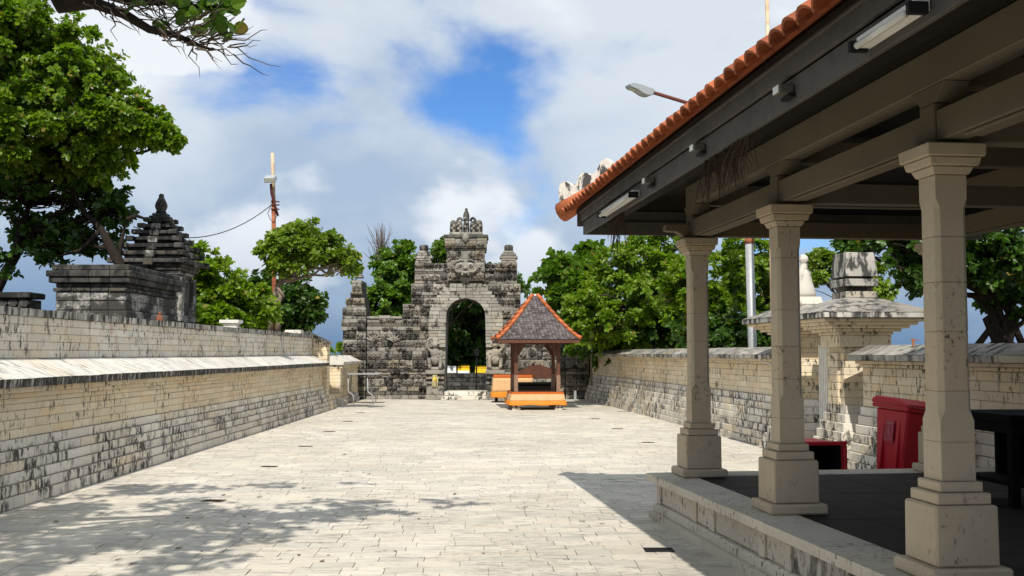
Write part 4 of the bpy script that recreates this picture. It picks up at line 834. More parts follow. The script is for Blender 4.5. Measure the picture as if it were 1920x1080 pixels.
# ------------------------------------------------------------------ shrine on the terrace
def shrine():
    rr = random.Random(17)
    b = thing('shrine_platform', 'broad blackened stone altar base on the left terrace', 'altar'); x0, x1, y0, y1 = -6.86, -5.80, 16.0, 18.4
    rows = [(1.70, 1.90, .10, 'black'), (1.90, 2.02, .05, 'black'), (2.02, 2.14, .03, 'lichen'), (2.14, 2.28, .0, 'lichen'), (2.28, 2.42, .0, 'lichen'), (2.42, 2.48, .03, 'black'), (2.48, 2.55, .0, 'black'), (2.55, 2.64, .08, 'black'), (2.64, 2.74, .11, 'black'), (2.74, 2.83, .05, 'black')]
    for z0, z1, o, mt in rows:
        x = x0-o; n = 4; l = (x1-x0+2*o)/n
        for i in range(n):
            sh = 0; ob('block', blockmesh(l-.006, .25, z1-z0-.006, mt, .01), b, (x+l*(i+.5), y0-o+.125, (z0+z1)/2), rot=(0, 0, rr.uniform(-.01, .01)))
        n = 5; l = (y1-y0+o-.25+o)/n
        for i in range(n): ob('block', blockmesh(.25, l-.006, z1-z0-.006, mt if not (i == 3 and mt == 'lichen') else 'lichen', .01), b, (x1+o-.125, y0-o+.25+l*(i+.5), (z0+z1)/2), rot=(0, 0, rr.uniform(-.01, .01)))
    MB().box(x0+.02, x1-.02, y0+.02, y1, 1.7, 2.825).build('platform_core', M['black'], b)
    t = thing('shrine_tower', 'blackened stone shrine tower with tiered roof and bud finial', 'shrine'); cx, cy = -6.52, 19.7
    def B(n, hx, hy, z0, z1, mt='black', dx=0, dy=0, par=t): return MB().box(cx+dx-hx, cx+dx+hx, cy+dy-hy, cy+dy+hy, z0, z1).build(n, M[mt], par, bevel=.012)
    B('base', .62, .62, 1.70, 1.95); B('base', .56, .56, 1.952, 2.06); B('body', .46, .46, 2.062, 2.92, 'lichen')
    for sx in (-1, 1):
        B('pilaster', .09, .05, 2.07, 2.88, 'lichen', sx*.38, -.50); B('pilaster', .05, .09, 2.07, 2.88, 'lichen', .50, sx*.36)
    B('niche_panel', .2, .02, 2.2, 2.8, 'black', 0, -.475); B('niche_panel', .02, .2, 2.2, 2.8, 'black', .475, 0)
    B('cornice', .50, .50, 2.922, 2.99, 'lichen'); B('cornice', .56, .56, 2.992, 3.05)
    z = 3.052
    for i in range(7):
        h = .66-.078*i; dz = .148-.005*i
        B('neck', h-.09, h-.09, z, z+dz*.48); B('roof_tier', h, h, z+dz*.48+.001, z+dz-.002)
        for sx in (-1, 1):
            for sy in (-1, 1): B('corner_antefix', .07, .07, z+dz*.40, z+dz*1.08, 'black', sx*(h-.01), sy*(h-.01))
            B('antefix', .085, .03, z+dz*.15, z+dz*1.02, 'lichen' if i % 2 else 'black', 0, sx*(h+.005)); B('antefix', .03, .085, z+dz*.15, z+dz*1.02, 'black', sx*(h+.005), 0)
        z += dz
    B('cap', .17, .17, z, z+.05); B('cap', .13, .13, z+.051, z+.10, 'lichen')
    MB().lathe([(.09, 0), (.10, .03), (.08, .05), (.10, .09), (.115, .14), (.10, .20), (.07, .26), (.045, .31), (.05, .34), (.03, .37)], (cx, cy, z+.102), 12).build('finial', M['black'], t, True)
    # rubble wall and low slab behind, a small clay figure
    w = thing('rubble_wall', 'dark crazy-stone wall at the far left edge of the terrace', 'wall'); r = random.Random(9)
    wz = 2.42
    MB().box(-9.3, -7.95, 17.55, 18.0, 1.7, 2.38).build('wall_core', M['black'], w)
    for i in range(5):
        for j in range(8):
            c = Vector((-9.25+.175*j+(.08 if i % 2 else 0), 17.55, 1.78+.135*i)); n = 6; pl = [(c.x+.085*math.cos(a)*r.uniform(.8, 1.15), c.z+.066*math.sin(a)*r.uniform(.8, 1.15)) for a in [2*math.pi*q/n for q in range(n)]]
            fixn(MB().prism(pl, 17.50+r.uniform(0, .02), 17.58).build('stone', M['lichen' if r.random() < .4 else 'black'], w).data)
    MB().box(-9.35, -7.9, 17.45, 18.05, 2.40, 2.50).build('coping', M['black'], w, bevel=.015)
    s = thing('step_block', 'low weathered stone block behind the parapet at the far left', 'stone block'); MB().box(-7.6, -6.5, 13.7, 14.4, 1.7, 2.06).build('block', M['limew'], s, bevel=.02)
    f = thing('clay_figure', 'small reddish clay figure beside the shrine foot', 'figurine'); c = P(311, 588, 17.0); c.z = 1.99; c.x = -5.62
    MB().lathe([(.07, -.28), (.075, -.2), (.045, -.03), (.05, .0), (.062, .05), (.05, .09), (.03, .115)], c, 10).build('body', M['terra'], f, True); MB().ell((c.x, c.y, c.z+.135), (.026, .026, .03), 9, 6).build('head', M['terra'], f, True)
shrine()
# ------------------------------------------------------------------ lamp posts, wire
def posts():
    D = 28.6; b = P(515, 620, D); x = b.x
    t = thing('lamp_post', 'rusty pole with tilted grey floodlight above the left terrace', 'lamp post'); top = P(511, 287, D); mid = P(513, 375, D); m2 = P(512, 340, D)
    MB().tube([(x, D, 1.6), (mid.x, D, mid.z)], [.062, .058], 10).build('pole', M['rust'], t, True); MB().tube([(mid.x, D, mid.z), (top.x, D, top.z)], [.052, .05], 10).build('upper_pole', M['cream'], t, True)
    h = P(507, 335, D-.35); Mx = Matrix.Translation(h) @ Matrix.Rotation(rad(-4), 4, 'Y') @ Matrix.Rotation(rad(28), 4, 'X')
    hd = MB().frus(0, 0, -.075, .075, .16, .12, .145, .1, Mx).build('floodlight', M['lampgrey'], t, bevel=.02); MB().box(-.12, .12, -.126, -.119, -.05, .04, Mx).build('glass', M['lens'], hd)
    a = [P(508, 345, D-.3), P(509, 362, D-.2), P(514, 380, D-.1), P(521, 405, D-.05)]; MB().tube(a, .035, 8).build('bracket_arm', M['rustd'], t, True)
    for py in (378, 384, 392): q = P(515, py, D-.06); MB().box(q.x-.1, q.x+.12, q.y-.03, q.y+.06, q.z-.014, q.z+.014).build('clamp', M['rustd'], t)
    q0 = P(508, 385, D-.08); MB().tube([q0, P(502, 400, D-.1), P(507, 412, D-.1), P(513, 416, D-.08), P(519, 405, D-.08), P(520, 392, D-.08)], .009, 5).build('loose_wire', M['wire'], t, True)
    e = P(250, 425, 24); pts = [q0.lerp(e, i/14)-Vector((0, 0, .95*4*(i/14)*(1-i/14)*.55)) for i in range(15)]
    tag(MB().tube(pts, .012, 5).build('overhead_cable', M['wire']), 'sagging black cable from the floodlight pole towards the shrine', 'cable')
    D = 22.5; t = thing('street_lamp', 'street lamp on a thick grey pole with rusty arm behind the tiled roof', 'street lamp'); b = P(1411, 655, D); j = P(1405, 455, D); tp = P(1397, 104, D)
    MB().tube([(b.x, D, .0), (b.x, D, b.z), (j.x, D, j.z)], [.10, .092, .088], 12).build('pole', M['galv'], t, True); MB().tube([(j.x, D, j.z-.02), (j.x, D, j.z+.12)], .098, 12).build('collar', M['rust'], t, True); MB().tube([(j.x, D, j.z), (tp.x, D, tp.z)], [.062, .05], 8).build('upper_pole', M['rust'], t, True)
    a0 = P(1397, 226, D); a1 = P(1220, 172, D-1.0); MB().tube([a0, a1], .04, 8).build('arm', M['rustd'], t, True)
    d = (a1-a0).normalized(); zax = Vector((0, 0, 1)); yv = zax.cross(d).normalized(); zv = d.cross(yv); Mx = Matrix(((d.x, yv.x, zv.x, a1.x), (d.y, yv.y, zv.y, a1.y), (d.z, yv.z, zv.z, a1.z), (0, 0, 0, 1)))
    hd = fixn(MB().prism([(-.02, -.06), (.02, -.1), (.1, -.13), (.22, -.12), (.36, -.075), (.52, -.06), (.56, -.01), (.5, .045), (.3, .06), (.1, .05), (-.02, .05)], -.11, .11, Mx).build('lamp_head', M['lampgrey'], t, bevel=.012).data)
    MB().box(.37, .51, -.08, .08, -.078, -.07, Mx).build('lamp_glass', M['lens'], t); MB().tube([a1-d*.06, a1+d*.01], .055, 10).build('collar', M['galv'], t, True)
    D = 20.5; b = P(1452, 700, D); tp = P(1437, -60, D); t = thing('flag_pole', 'thin cream pole rising above the tiled roof', 'pole'); MB().tube([(b.x, D, 0), (tp.x, D, tp.z)], [.055, .04], 8).build('pole', M['cream'], t, True); MB().lathe([(.05, 0), (.07, .03), (.05, .1), (.02, .12)], tp, 10).build('pole_cap', M['galv'], t, True)
posts()
# ------------------------------------------------------------------ drains and fallen leaves on the paving
def floor_bits():
    rr = random.Random(8)
    for px, py, lab in ((400, 939, 'drain plate in the dappled shade, nearest of six in a row along the left wall'), (505, 875, 'second nearest of six drain plates in a row along the left wall'), (573, 837, 'third nearest of six drain plates in a row along the left wall'), (618, 809, 'fourth nearest of six drain plates in a row along the left wall'), (652, 790, 'fifth nearest of six drain plates in a row along the left wall'), (676, 774, 'drain plate nearest the steel table, last of six along the left wall'),
                        (1116, 785, 'drain plate nearest the small pavilion, by the right wall'), (1158, 804, 'middle of three drain plates in line with the right wall'), (1215, 830, 'rusty drain plate in the paving left of the far pavilion column'), (1235, 1031, 'dark drain hole beside the shaded pavilion platform')):
        c = G(px, py); o = thing('drain_cover', lab, 'drain', (c.x, c.y, 0), 'drain plates in the paving')
        MB().box(-.11, .11, -.08, .08, -.008, .004).build('plate', M['iron' if px < 1230 else 'void'], o)
        for k in range(3): MB().box(-.08, .08, -.05+.04*k, -.035+.04*k, .0045, .0065).build('slot', M['void'], o)
    m = [MB().add([(-.03, 0, .004), (-.005, -.016, .012), (.03, -.004, .006), (.04, .006, .010), (.0, .018, .006)], [(0, 1, 2), (0, 2, 3, 4)]).mesh('fallen_leaf', M['litter'])]
    for i in range(46):
        if i < 24: c = G(rr.uniform(20, 900), rr.uniform(800, 1060))
        else: c = G(rr.uniform(500, 1150), rr.uniform(770, 1050))
        if c.x < -4.6: continue
        o = ob('fallen_leaf', m[0], None, c, rot=(0, 0, rr.uniform(0, 6))); s = rr.uniform(.5, 1.2); o.scale = (s, s, s); tag(o, 'small dry brown leaf lying on the pale paving', 'leaf', 'fallen leaves on the paving')
floor_bits()
# ------------------------------------------------------------------ trees
def leaf_mesh(name, pts, axes, rng, ll, lw, k, mat, droop=.35):
    """rosettes of k folded leaves at pts, each a pair of quads"""
    n = len(pts); P_ = np.repeat(np.array(pts, dtype=float), k, 0); A = np.repeat(np.array(axes, dtype=float), k, 0); A /= np.linalg.norm(A, axis=1)[:, None]+1e-9
    N = n*k; ref = np.tile(np.array([.31, .17, .93]), (N, 1)); s = np.cross(A, ref); s /= np.linalg.norm(s, axis=1)[:, None]+1e-9; t = np.cross(A, s)
    ph = (np.tile(np.arange(k), n)/k*2*np.pi+np.repeat(rng.uniform(0, 6.3, n), k)+rng.normal(0, .25, N))[:, None]; el = rng.uniform(.15, 1.0, N)[:, None]
    rd = np.cos(ph)*s+np.sin(ph)*t; d = rd*np.cos(el)+A*np.sin(el); d += rng.normal(0, .12, (N, 3)); d /= np.linalg.norm(d, axis=1)[:, None]
    nr = A*np.cos(el)-rd*np.sin(el); nr += rng.normal(0, .25, (N, 3)); w = np.cross(d, nr); w /= np.linalg.norm(w, axis=1)[:, None]; nr = np.cross(w, d)
    L_ = (ll*rng.uniform(.4, 1.25, N))[:, None]; W_ = L_*lw/ll; st = P_+d*L_*.12
    b = st; m1 = st+d*L_*.40; m2 = st+d*L_*.78-np.array([0, 0, 1])*L_*droop*.12; tip = st+d*L_-np.array([0, 0, 1])*L_*droop*.3; f = nr*W_*.22
    V = np.stack([b, m1+w*W_*.40+f, m2+w*W_*.5+f, tip, m2-w*W_*.5+f, m1-w*W_*.40+f], 1).reshape(-1, 3)
    i0 = (np.arange(N)*6)[:, None]; Fq = np.concatenate([i0+np.array([[0, 1, 2, 3]]), i0+np.array([[0, 3, 4, 5]])], 1).reshape(-1)
    me = bpy.data.meshes.new(name); me.vertices.add(len(V)); me.vertices.foreach_set('co', V.astype(np.float32).ravel()); me.loops.add(len(Fq)); me.loops.foreach_set('vertex_index', Fq.astype(np.int32)); nf = len(Fq)//4
    me.polygons.add(nf); me.polygons.foreach_set('loop_start', np.arange(0, nf*4, 4, dtype=np.int32)); me.update(calc_edges=True); me.validate(); me.materials.append(M[mat]); return me
def crooked(a, b, rr, n=6, j=.12, sag=0.0):
    a, b = Vector(a), Vector(b); l = (b-a).length; return [a.lerp(b, i/n)+(Vector((rr.uniform(-j, j), rr.uniform(-j, j), rr.uniform(-j, j)))*l*.35+Vector((0, 0, sag*l*math.sin(math.pi*i/n))) if 0 < i < n else Vector()) for i in range(n+1)]
def tree(name, label, base, blobs, n, ll, mat, seed, fork=None, r0=.12, bark='bark', k=6, lw=.55, gap=.45, gscale=1.3, twigs=40, shell=.35, trunk_pts=None, cat='tree', up=.5, group=None, dens=1.7, lsc=.74, sprays=1.6):
    rr = random.Random(seed); rng = np.random.default_rng(seed); t = thing(name, label, cat, base, group); t.location = (0, 0, 0); base = Vector(base)
    vol = [r[0]*r[1]*r[2] for _, r in blobs]; tot = sum(v**.75 for v in vol); pts = []; ax = []; n = int(n*dens)
    for (c, r), v in zip(blobs, vol):                 # each lobe is a shell of ragged clumps, each clump a tuft of leaf rosettes
        c = Vector(c); m = int(n*v**.75/tot); re = v**(1/3); rc = max(min(.26*re, .45), min(.18, re*.5)); nc = int(2.7*(re/rc)**2)+5; cl = []
        for i in range(nc*3):
            if len(cl) >= nc: break
            d = Vector((rr.gauss(0, 1), rr.gauss(0, 1), rr.gauss(0, 1)+.15)).normalized(); u = rr.choice((.3, .5, .7, .82, .9, .95, 1.0, 1.05, 1.15, 1.25))*(1+.22*noise.noise(d*1.9+c*.7))
            p = c+Vector((d.x*r[0], d.y*r[1], d.z*r[2]))*u
            if noise.noise(p*gscale*.8+Vector((seed, 0, 0))) < -gap*.7: continue
            cl.append((p, d, rc*rr.uniform(.55, 1.15)*(.55 if u > 1.02 else 1)))
        w = [q[2]**2 for q in cl]; sw = sum(w)+1e-9
        for (p, d, q), wi in zip(cl, w):
            for i in range(max(2, int(m*wi/sw))):
                e = Vector((rr.gauss(0, 1), rr.gauss(0, 1), rr.gauss(0, 1)*.75+.25)).normalized(); x = p+Vector((e.x, e.y, e.z*.7))*q*rr.random()**.45
                pts.append(tuple(x)); ax.append(tuple(e*(.7-.4*up)+d*.2+Vector((0, 0, up))+Vector((rr.gauss(0, .25), rr.gauss(0, .25), rr.gauss(0, .25)))))
    ll *= lsc
    spr = MB(); ex_p = []; ex_a = []
    for i in range(int(sprays*len(pts)/100)):
        (c, r) = blobs[rr.randrange(len(blobs))]; c = Vector(c); d = Vector((rr.gauss(0, 1), rr.gauss(0, 1), rr.gauss(0, .8)+.3)).normalized(); p = c+Vector((d.x*r[0], d.y*r[1], d.z*r[2]))*.8
        l = rr.uniform(.25, .55)*min(1.0, (r[0]*r[1]*r[2])**(1/3)*1.3)+r[0]*.2; e = p+(d+Vector((rr.gauss(0, .4), rr.gauss(0, .4), rr.gauss(0, .35)))).normalized()*l; ln = crooked(p, e, rr, 4, .2); spr.tube(ln, [.012, .010, .008, .006, .003], 4, False)
        for q in range(rr.randrange(3, 7)): f = rr.uniform(.45, 1.0)*4; k0 = min(3, int(f)); x = ln[k0].lerp(ln[k0+1], f-k0); ex_p.append(tuple(x)); ex_a.append(tuple((e-p).normalized()+Vector((rr.gauss(0, .4), rr.gauss(0, .4), rr.gauss(0, .4)+.3))))
    pts += ex_p; ax += ex_a
    if spr.v: stuff(spr.build('sprigs', M[bark], t))
    o = ob('crown', leaf_mesh('crown', pts, ax, rng, ll, ll*lw, k, mat), t); stuff(o)
    fork = Vector(fork) if fork is not None else base.lerp(Vector(blobs[0][0]), .5)
    tp = trunk_pts or crooked(base, fork, rr, 5, .12); nn = len(tp); MB().tube(tp, [r0*(1-.4*i/(nn-1)) for i in range(nn)], 9).build('trunk', M[bark], t, True)
    for c, r in blobs:
        l = crooked(fork, c, rr, 6, .14); MB().tube(l, [r0*.55*(1-.75*i/6) for i in range(7)], 7).build('branch', M[bark], t, True)
    m = MB()
    for i in range(twigs):
        q = Vector(pts[rr.randrange(len(pts))]); c = min((Vector(b[0]) for b in blobs), key=lambda v: (v-q).length); s = fork.lerp(c, rr.uniform(.5, 1.1)); m.tube(crooked(s, q, rr, 4, .16), [r0*.16, r0*.13, r0*.10, r0*.07, r0*.03], 4, False)
    stuff(m.build('twigs', M[bark], t)); return t
def blob(px, py, D, rx, rz, ry=None): return (tuple(P(px, py, D)), (rx/F*D, (ry or rx)/F*D, rz/F*D))
def trees():
    # big tree at the left
    D = 19
    tree('leafy_tree', 'large bright green tree filling the upper left of the view', (-11.2, 20, 1.7), [blob(40, 140, D, 130, 110, 190), blob(135, 180, D-.5, 90, 65), blob(205, 225, D-.5, 65, 45), blob(20, 235, D-.8, 110, 80), blob(120, 265, D, 95, 50), blob(0, 50, D-1, 75, 65), blob(262, 240, D-.5, 42, 26), blob(300, 254, D-.5, 26, 13), blob(324, 266, D-.5, 11, 7), blob(190, 300, D-.3, 40, 30), blob(165, 130, D-.5, 35, 22)], 8200, .20, 'leaf', 3, fork=tuple(P(-40, 380, 19.6)), r0=.12, gap=.36, gscale=.9, twigs=160, dens=3.0, lsc=.56, bark='barkd', sprays=2.2)
    tree('leafy_tree', 'sparse lower crown with shade-dark leaves and tangled twigs behind the shrine base', (-10.3, 20.6, 1.7), [blob(70, 350, D+.8, 120, 45), blob(175, 375, D+.6, 60, 45), blob(60, 430, D+.8, 90, 50), blob(170, 445, D+.8, 60, 35), blob(20, 480, D+1, 50, 40), blob(215, 400, D+.6, 25, 25), blob(110, 480, D+.8, 45, 20)], 800, .20, 'leafd', 4, fork=tuple(P(40, 430, 20)), r0=.13, gap=.15, gscale=1.1, twigs=420, dens=1.5, lsc=.72, bark='barkd')  # lower part of the left tree, its shade put into darker leaves
    t = thing('bare_limb_tree', 'dark crooked tree limb forking behind the shrine base', 'tree'); rr = random.Random(5)
    MB().tube([P(240, 560, 19.0), P(222, 490, 19), P(205, 460, 19), P(190, 430, 19), P(160, 400, 19)], [.11, .10, .085, .06, .04], 8).build('trunk', M['barkd'], t, True)
    for pts in ([(205, 465), (180, 462), (150, 440)], [(222, 490), (228, 450), (238, 410), (246, 395)], [(238, 412), (255, 404), (280, 413)], [(190, 430), (150, 470), (110, 480)], [(160, 400), (120, 330), (90, 260)]): MB().tube([P(a, b, 19+.1*i) for i, (a, b) in enumerate(pts)], [.05, .035, .015, .01][:len(pts)], 6).build('branch', M['barkd'], t, True)
    # overhead tree by the camera: one limb shows, its crown shades the paving
    t = thing('overhead_tree', 'dark limb with twigs and round leaves reaching in from the top left', 'tree'); rr = random.Random(12); Dn = 6.6
    limb = [(-7.2, 4.6, 1.7), (-6.6, 5.0, 3.2), (-4.6, 6.0, 3.95), P(90, -30, Dn), P(115, 10, Dn), P(175, 5, Dn), P(230, 25, Dn), P(280, 55, Dn), P(330, 66, Dn), P(370, 84, Dn), P(400, 94, Dn)]
    MB().tube(limb, [.2, .15, .09, .06, .055, .04, .032, .026, .02, .013, .006], 9).build('limb', M['barkd'], t, True)
    MB().tube([limb[3], P(175, -20, Dn+.1), P(240, 2, Dn+.1), P(310, 4, Dn+.1), P(370, 12, Dn+.1), P(435, 12, Dn+.1)], [.05, .04, .03, .022, .015, .006], 7).build('limb', M['barkd'], t, True)
    tw = MB(); ends = []
    segs = [Vector(v) for v in limb[5:]]+[P(240, 2, Dn+.1), P(310, 4, Dn+.1), P(370, 12, Dn+.1)]
    for i in range(120):
        q = segs[rr.randrange(len(segs)-1)].copy()+Vector((rr.uniform(-.12, .12), rr.uniform(-.1, .1), rr.uniform(-.02, .06))); a = rr.uniform(-1.3, 1.0); l = rr.uniform(.1, .36); e = q+Vector((math.cos(a)*l, rr.uniform(-.12, .12), math.sin(a)*l*.8-.02)); tw.tube(crooked(q, e, rr, 4, .30), [.006, .005, .0042, .003, .0015], 4, False); ends.append(e)
    stuff(tw.build('twigs', M['twig'], t))
    lm = MB(); n = 9; prof = [(0, 0), (.035, .02), (.055, .045), (.058, .075), (.045, .1), (.02, .112), (0, .115)]
    lm.add([(0, y, 0) for x, y in prof]+[(x, y, .012) for x, y in prof]+[(-x, y, .012) for x, y in prof], [(i, i+7, i+8, i+1) for i in range(6)]+[(i, i+1, i+15, i+14) for i in range(6)]); lme = fixn(lm.mesh('leaf', M['leafm']))
    cl = [(385, 15, 14), (420, 5, 10), (410, 30, 6), (360, 28, 6), (395, 58, 5), (430, 65, 5), (415, 45, 4), (300, 48, 4), (250, 2, 5), (330, 6, 6)]
    for px, py, k in cl:
        for q in range(k): o = ob('leaf', lme, t, P(px+rr.uniform(-14, 14), py+rr.uniform(-10, 10), Dn+rr.uniform(-.15, .2)), rot=(rr.uniform(-1.2, 1.2), rr.uniform(-.8, .8), rr.uniform(0, 6.3))); s = rr.uniform(.7, 1.1); o.scale = (s, s, s)
    pts = []; ax = []
    for c, r, m in (((-3.9, 5.3, 5.1), (1.5, 1.2, .45), 420), ((-2.2, 5.6, 5.2), (1.1, .7, .35), 170), ((-4.9, 4.2, 5.0), (1.4, 1.5, .5), 420), ((-1.2, 5.9, 5.35), (.7, .35, .2), 45), ((-2.6, 7.2, 5.5), (.9, .3, .2), 70), ((-4.4, 7.0, 5.3), (1.0, .5, .3), 110), ((-4.2, 3.2, 5.2), (1.3, .9, .4), 260), ((-3.0, 4.2, 5.3), (1.0, .8, .35), 200), ((-5.2, 6.2, 5.2), (1.0, .8, .4), 200), ((-3.3, 3.0, 5.2), (1.1, .9, .35), 260), ((-2.6, 4.9, 5.3), (.8, .4, .25), 90)):
        for i in range(m):
            d = Vector((rr.gauss(0, 1), rr.gauss(0, 1), rr.gauss(0, 1))).normalized()*rr.random()**.4; p = Vector((c[0]+d.x*r[0], c[1]+d.y*r[1], c[2]+d.z*r[2]))
            if noise.noise(p*1.4) < -.12: continue
            pts.append(tuple(p)); ax.append((d.x*.4, d.y*.4, 1))
    stuff(ob('crown', leaf_mesh('crown', pts, ax, np.random.default_rng(4), .13, .09, 5, 'leafm'), t))
    for c in ((-3.9, 5.3, 5.0), (-2.2, 5.6, 5.1), (-4.9, 4.2, 4.9), (-1.2, 5.9, 5.3)): MB().tube(crooked((-5.6, 5.4, 3.55), c, rr, 5, .1), [.08, .06, .045, .03, .02, .01], 6).build('branch', M['bark'], t, True)
    # terrace shrubs and the umbrella-shaped tree
    tree('leafy_shrub', 'bright green shrub right beside the dark shrine tower', (-7.1, 23.6, 1.7), [blob(390, 550, 23.3, 50, 55), blob(376, 498, 23.3, 28, 30), blob(430, 570, 23.5, 48, 45), blob(470, 585, 23.8, 42, 36), blob(400, 595, 23.2, 60, 25)], 2300, .20, 'leaf', 21, r0=.07, gap=.42, twigs=40, up=.6)
    tree('leafy_shrub', 'dark green shrub behind the twisted umbrella tree trunk', (-6.6, 31.5, 1.7), [blob(490, 575, 30.5, 58, 46), blob(548, 572, 30.5, 50, 42), blob(572, 575, 30.5, 28, 32), blob(440, 580, 31, 50, 40), blob(520, 600, 30.2, 60, 25)], 2900, .21, 'leafd', 22, r0=.08, gap=.45, twigs=40)
    D = 26.8; fk = P(525, 530, D)
    u = tree('umbrella_tree', 'twisted trunk tree with flat yellow-green crown arching to the right', tuple(P(512, 620, D)), [blob(555, 462, D, 45, 34), blob(520, 478, D, 30, 26), blob(600, 470, D, 36, 26), blob(638, 492, D, 28, 18), blob(540, 500, D, 30, 18), blob(568, 435, D, 26, 14), blob(655, 508, D, 13, 9)], 1050, .20, 'leafy', 23, fork=tuple(fk), r0=.09, bark='barkl', gap=.36, gscale=1.6, twigs=60, trunk_pts=[P(505, 622, D), P(507, 600, D), P(505, 580, D), P(512, 560, D), P(520, 540, D), fk])
    MB().tube([P(520, 622, D+.1), P(521, 600, D+.1), P(518, 575, D), P(527, 555, D-.1), P(518, 535, D)], [.08, .07, .07, .06, .05], 8).build('stem', M['barkl'], u, True)
    MB().tube([P(520, 538, D-.12), P(527, 548, D-.14), P(533, 557, D-.12)], [.035, .04, .03], 7).build('cut_branch', M['barkl'], u, True); MB().tube([fk, P(550, 520, D), P(570, 507, D), P(590, 503, D), P(612, 503, D), P(635, 508, D)], [.07, .06, .05, .04, .03, .015], 7).build('branch', M['barkl'], u, True)
    MB().tube([P(598, 503, D), P(608, 510, D), P(614, 512, D), P(616, 504, D)], [.03, .03, .025, .015], 6).build('branch', M['barkl'], u, True); MB().tube([P(512, 505, D), P(505, 498, D), P(499, 490, D), P(503, 482, D)], [.04, .035, .03, .015], 6).build('branch', M['barkl'], u, True)
    # behind the gate
    tree('leafy_tree', 'dense dark green tree behind the left wing of the gate', (-3.8, 40, 0), [blob(735, 540, 39.5, 48, 65), blob(715, 575, 39, 38, 45), blob(755, 500, 39.5, 28, 35), blob(765, 570, 40, 35, 60), blob(830, 480, 40, 16, 22)], 2500, .24, 'leafm', 31, r0=.16, gap=.5, twigs=40)
    b = thing('bare_tree', 'leafless grey twiggy tree left of the gate tower', 'tree'); rr = random.Random(41); D = 40; q0 = P(722, 560, D); MB().tube([(q0.x, D, 0), q0, P(718, 510, D), P(712, 470, D)], [.09, .07, .05, .03], 7).build('trunk', M['twig'], b, True); m = MB()
    for i in range(70):
        s = P(720-rr.uniform(0, 9), rr.uniform(455, 540), D); e = P(712+rr.gauss(0, 12), rr.uniform(415, 475), D+rr.uniform(-.4, .4)); m.tube(crooked(s, e, rr, 4, .09), [.022, .017, .012, .009, .005], 4, False)
    stuff(m.build('twigs', M['twig'], b))
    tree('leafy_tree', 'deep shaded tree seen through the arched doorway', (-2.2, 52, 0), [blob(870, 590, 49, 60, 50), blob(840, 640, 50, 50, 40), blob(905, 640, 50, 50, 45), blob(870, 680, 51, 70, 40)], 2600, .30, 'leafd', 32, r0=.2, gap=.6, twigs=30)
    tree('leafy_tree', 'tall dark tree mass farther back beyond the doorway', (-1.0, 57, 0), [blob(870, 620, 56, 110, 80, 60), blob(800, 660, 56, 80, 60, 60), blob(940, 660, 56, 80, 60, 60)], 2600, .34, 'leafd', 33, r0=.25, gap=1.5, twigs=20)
    tree('leafy_tree', 'added flat canopy shading the trees behind the gate doorway', (-3.4, 44, 0), [((-2.9, 43.5, 4.15), (1.3, 2.6, .32)), ((-.9, 43.5, 4.2), (1.3, 2.6, .32)), ((-1.9, 46.3, 4.25), (2.2, 1.3, .3))], 1700, .30, 'leafd', 34, r0=.12, gap=1.5, twigs=10)  # mostly hidden canopy, added to darken what shows through the doorway
    # right: thicket behind the wall
    def rx(D): return 2.2+.0944*(36.5-D)
    tree('leafy_tree', 'broad-leaved dark tree right of the kiosk roof beyond the wall', (3.6, 34.6, 0), [blob(1070, 540, 34.0, 44, 46), blob(1062, 508, 34.2, 28, 26), blob(1110, 480, 34.5, 18, 20), blob(1095, 590, 33.8, 34, 40), blob(1120, 625, 34, 50, 40)], 1700, .34, 'leafm', 51, r0=.15, gap=.5, twigs=40, lw=.75)
    tree('leafy_tree', 'large bright green tree behind the right wall left of the far column', (6.1, 31, 0), [blob(1190, 520, 30, 75, 60), blob(1150, 575, 29.5, 80, 55), blob(1235, 480, 30, 55, 42), blob(1240, 570, 29.5, 70, 60), blob(1110, 600, 30, 45, 45), blob(1180, 620, 31, 90, 45)], 4200, .20, 'leaf', 52, fork=(5.3, 31, 2.0), r0=.18, gap=.42, twigs=120)
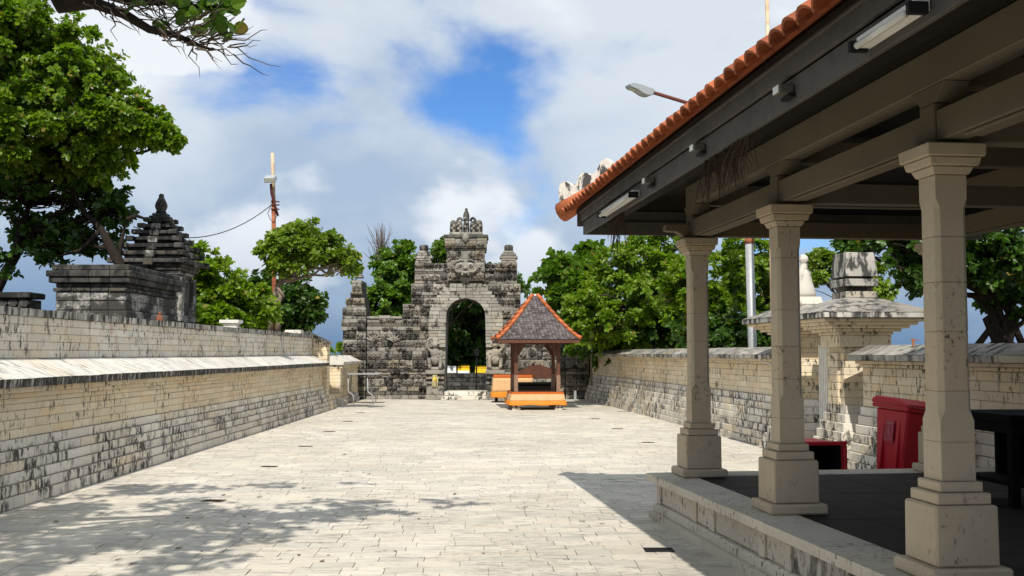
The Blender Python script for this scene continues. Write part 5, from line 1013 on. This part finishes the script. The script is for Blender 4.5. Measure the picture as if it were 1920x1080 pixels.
    tree('leafy_tree', 'bright green tree between the first and second columns behind the wall', (6.9, 26.5, 0), [blob(1370, 520, 25.5, 70, 55), blob(1300, 555, 25.5, 55, 55), blob(1400, 480, 26, 45, 40), blob(1345, 600, 26, 75, 50), blob(1440, 560, 26.5, 40, 60)], 3000, .19, 'leaf', 53, r0=.14, gap=.42, twigs=90)
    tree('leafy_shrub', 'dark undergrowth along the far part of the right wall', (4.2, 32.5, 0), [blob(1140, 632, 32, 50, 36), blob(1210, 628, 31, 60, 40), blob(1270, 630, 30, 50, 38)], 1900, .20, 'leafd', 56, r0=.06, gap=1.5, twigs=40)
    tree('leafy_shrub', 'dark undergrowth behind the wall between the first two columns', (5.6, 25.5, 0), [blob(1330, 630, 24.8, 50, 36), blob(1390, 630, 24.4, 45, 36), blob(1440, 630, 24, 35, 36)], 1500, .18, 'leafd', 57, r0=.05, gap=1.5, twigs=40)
    tree('leafy_tree', 'small yellow-green tree behind the block-finial gateway pillar', (7.3, 21, 0), [blob(1640, 530, 20.5, 30, 40), blob(1620, 570, 20.5, 40, 30), blob(1545, 520, 21, 26, 40), blob(1530, 490, 21, 14, 14)], 750, .15, 'leafy', 54, r0=.09, gap=.35, twigs=50)
    s = tree('leafy_tree', 'dark gnarled tree overhanging the wall between the last two columns', (7.7, 16, 0), [blob(1690, 465, 15.2, 75, 26, 40), blob(1610, 462, 15, 35, 14), blob(1760, 500, 15.5, 60, 50), blob(1850, 480, 15.5, 80, 60), blob(1900, 540, 16, 50, 50), blob(1730, 420, 15.5, 100, 40), blob(1720, 520, 15.3, 30, 16)], 1900, .15, 'leafd', 55, fork=tuple(P(1865, 560, 16)), r0=.10, gap=.40, twigs=190, lw=.7, bark='barkd')
    rr = random.Random(61)
    for i in range(9): a = P(1840+rr.uniform(-15, 90), 650, 16); MB().tube([a, P(1835+rr.uniform(0, 90), 600, 16), P(1830+rr.uniform(0, 95), 560, 16.1), P(1835+rr.uniform(0, 90), 500, 16)], [.055, .05, .045, .03], 7).build('branch', M['barkd'], s, True)
    tree('leafy_shrub', 'tiny green sprig at the left foot of the gate pier', (-6.0, 36, 0), [blob(638, 655, 36, 5, 10), blob(617, 660, 33, 5, 5)], 40, .16, 'leaf', 71, r0=.015, gap=5.0, twigs=3)
trees()
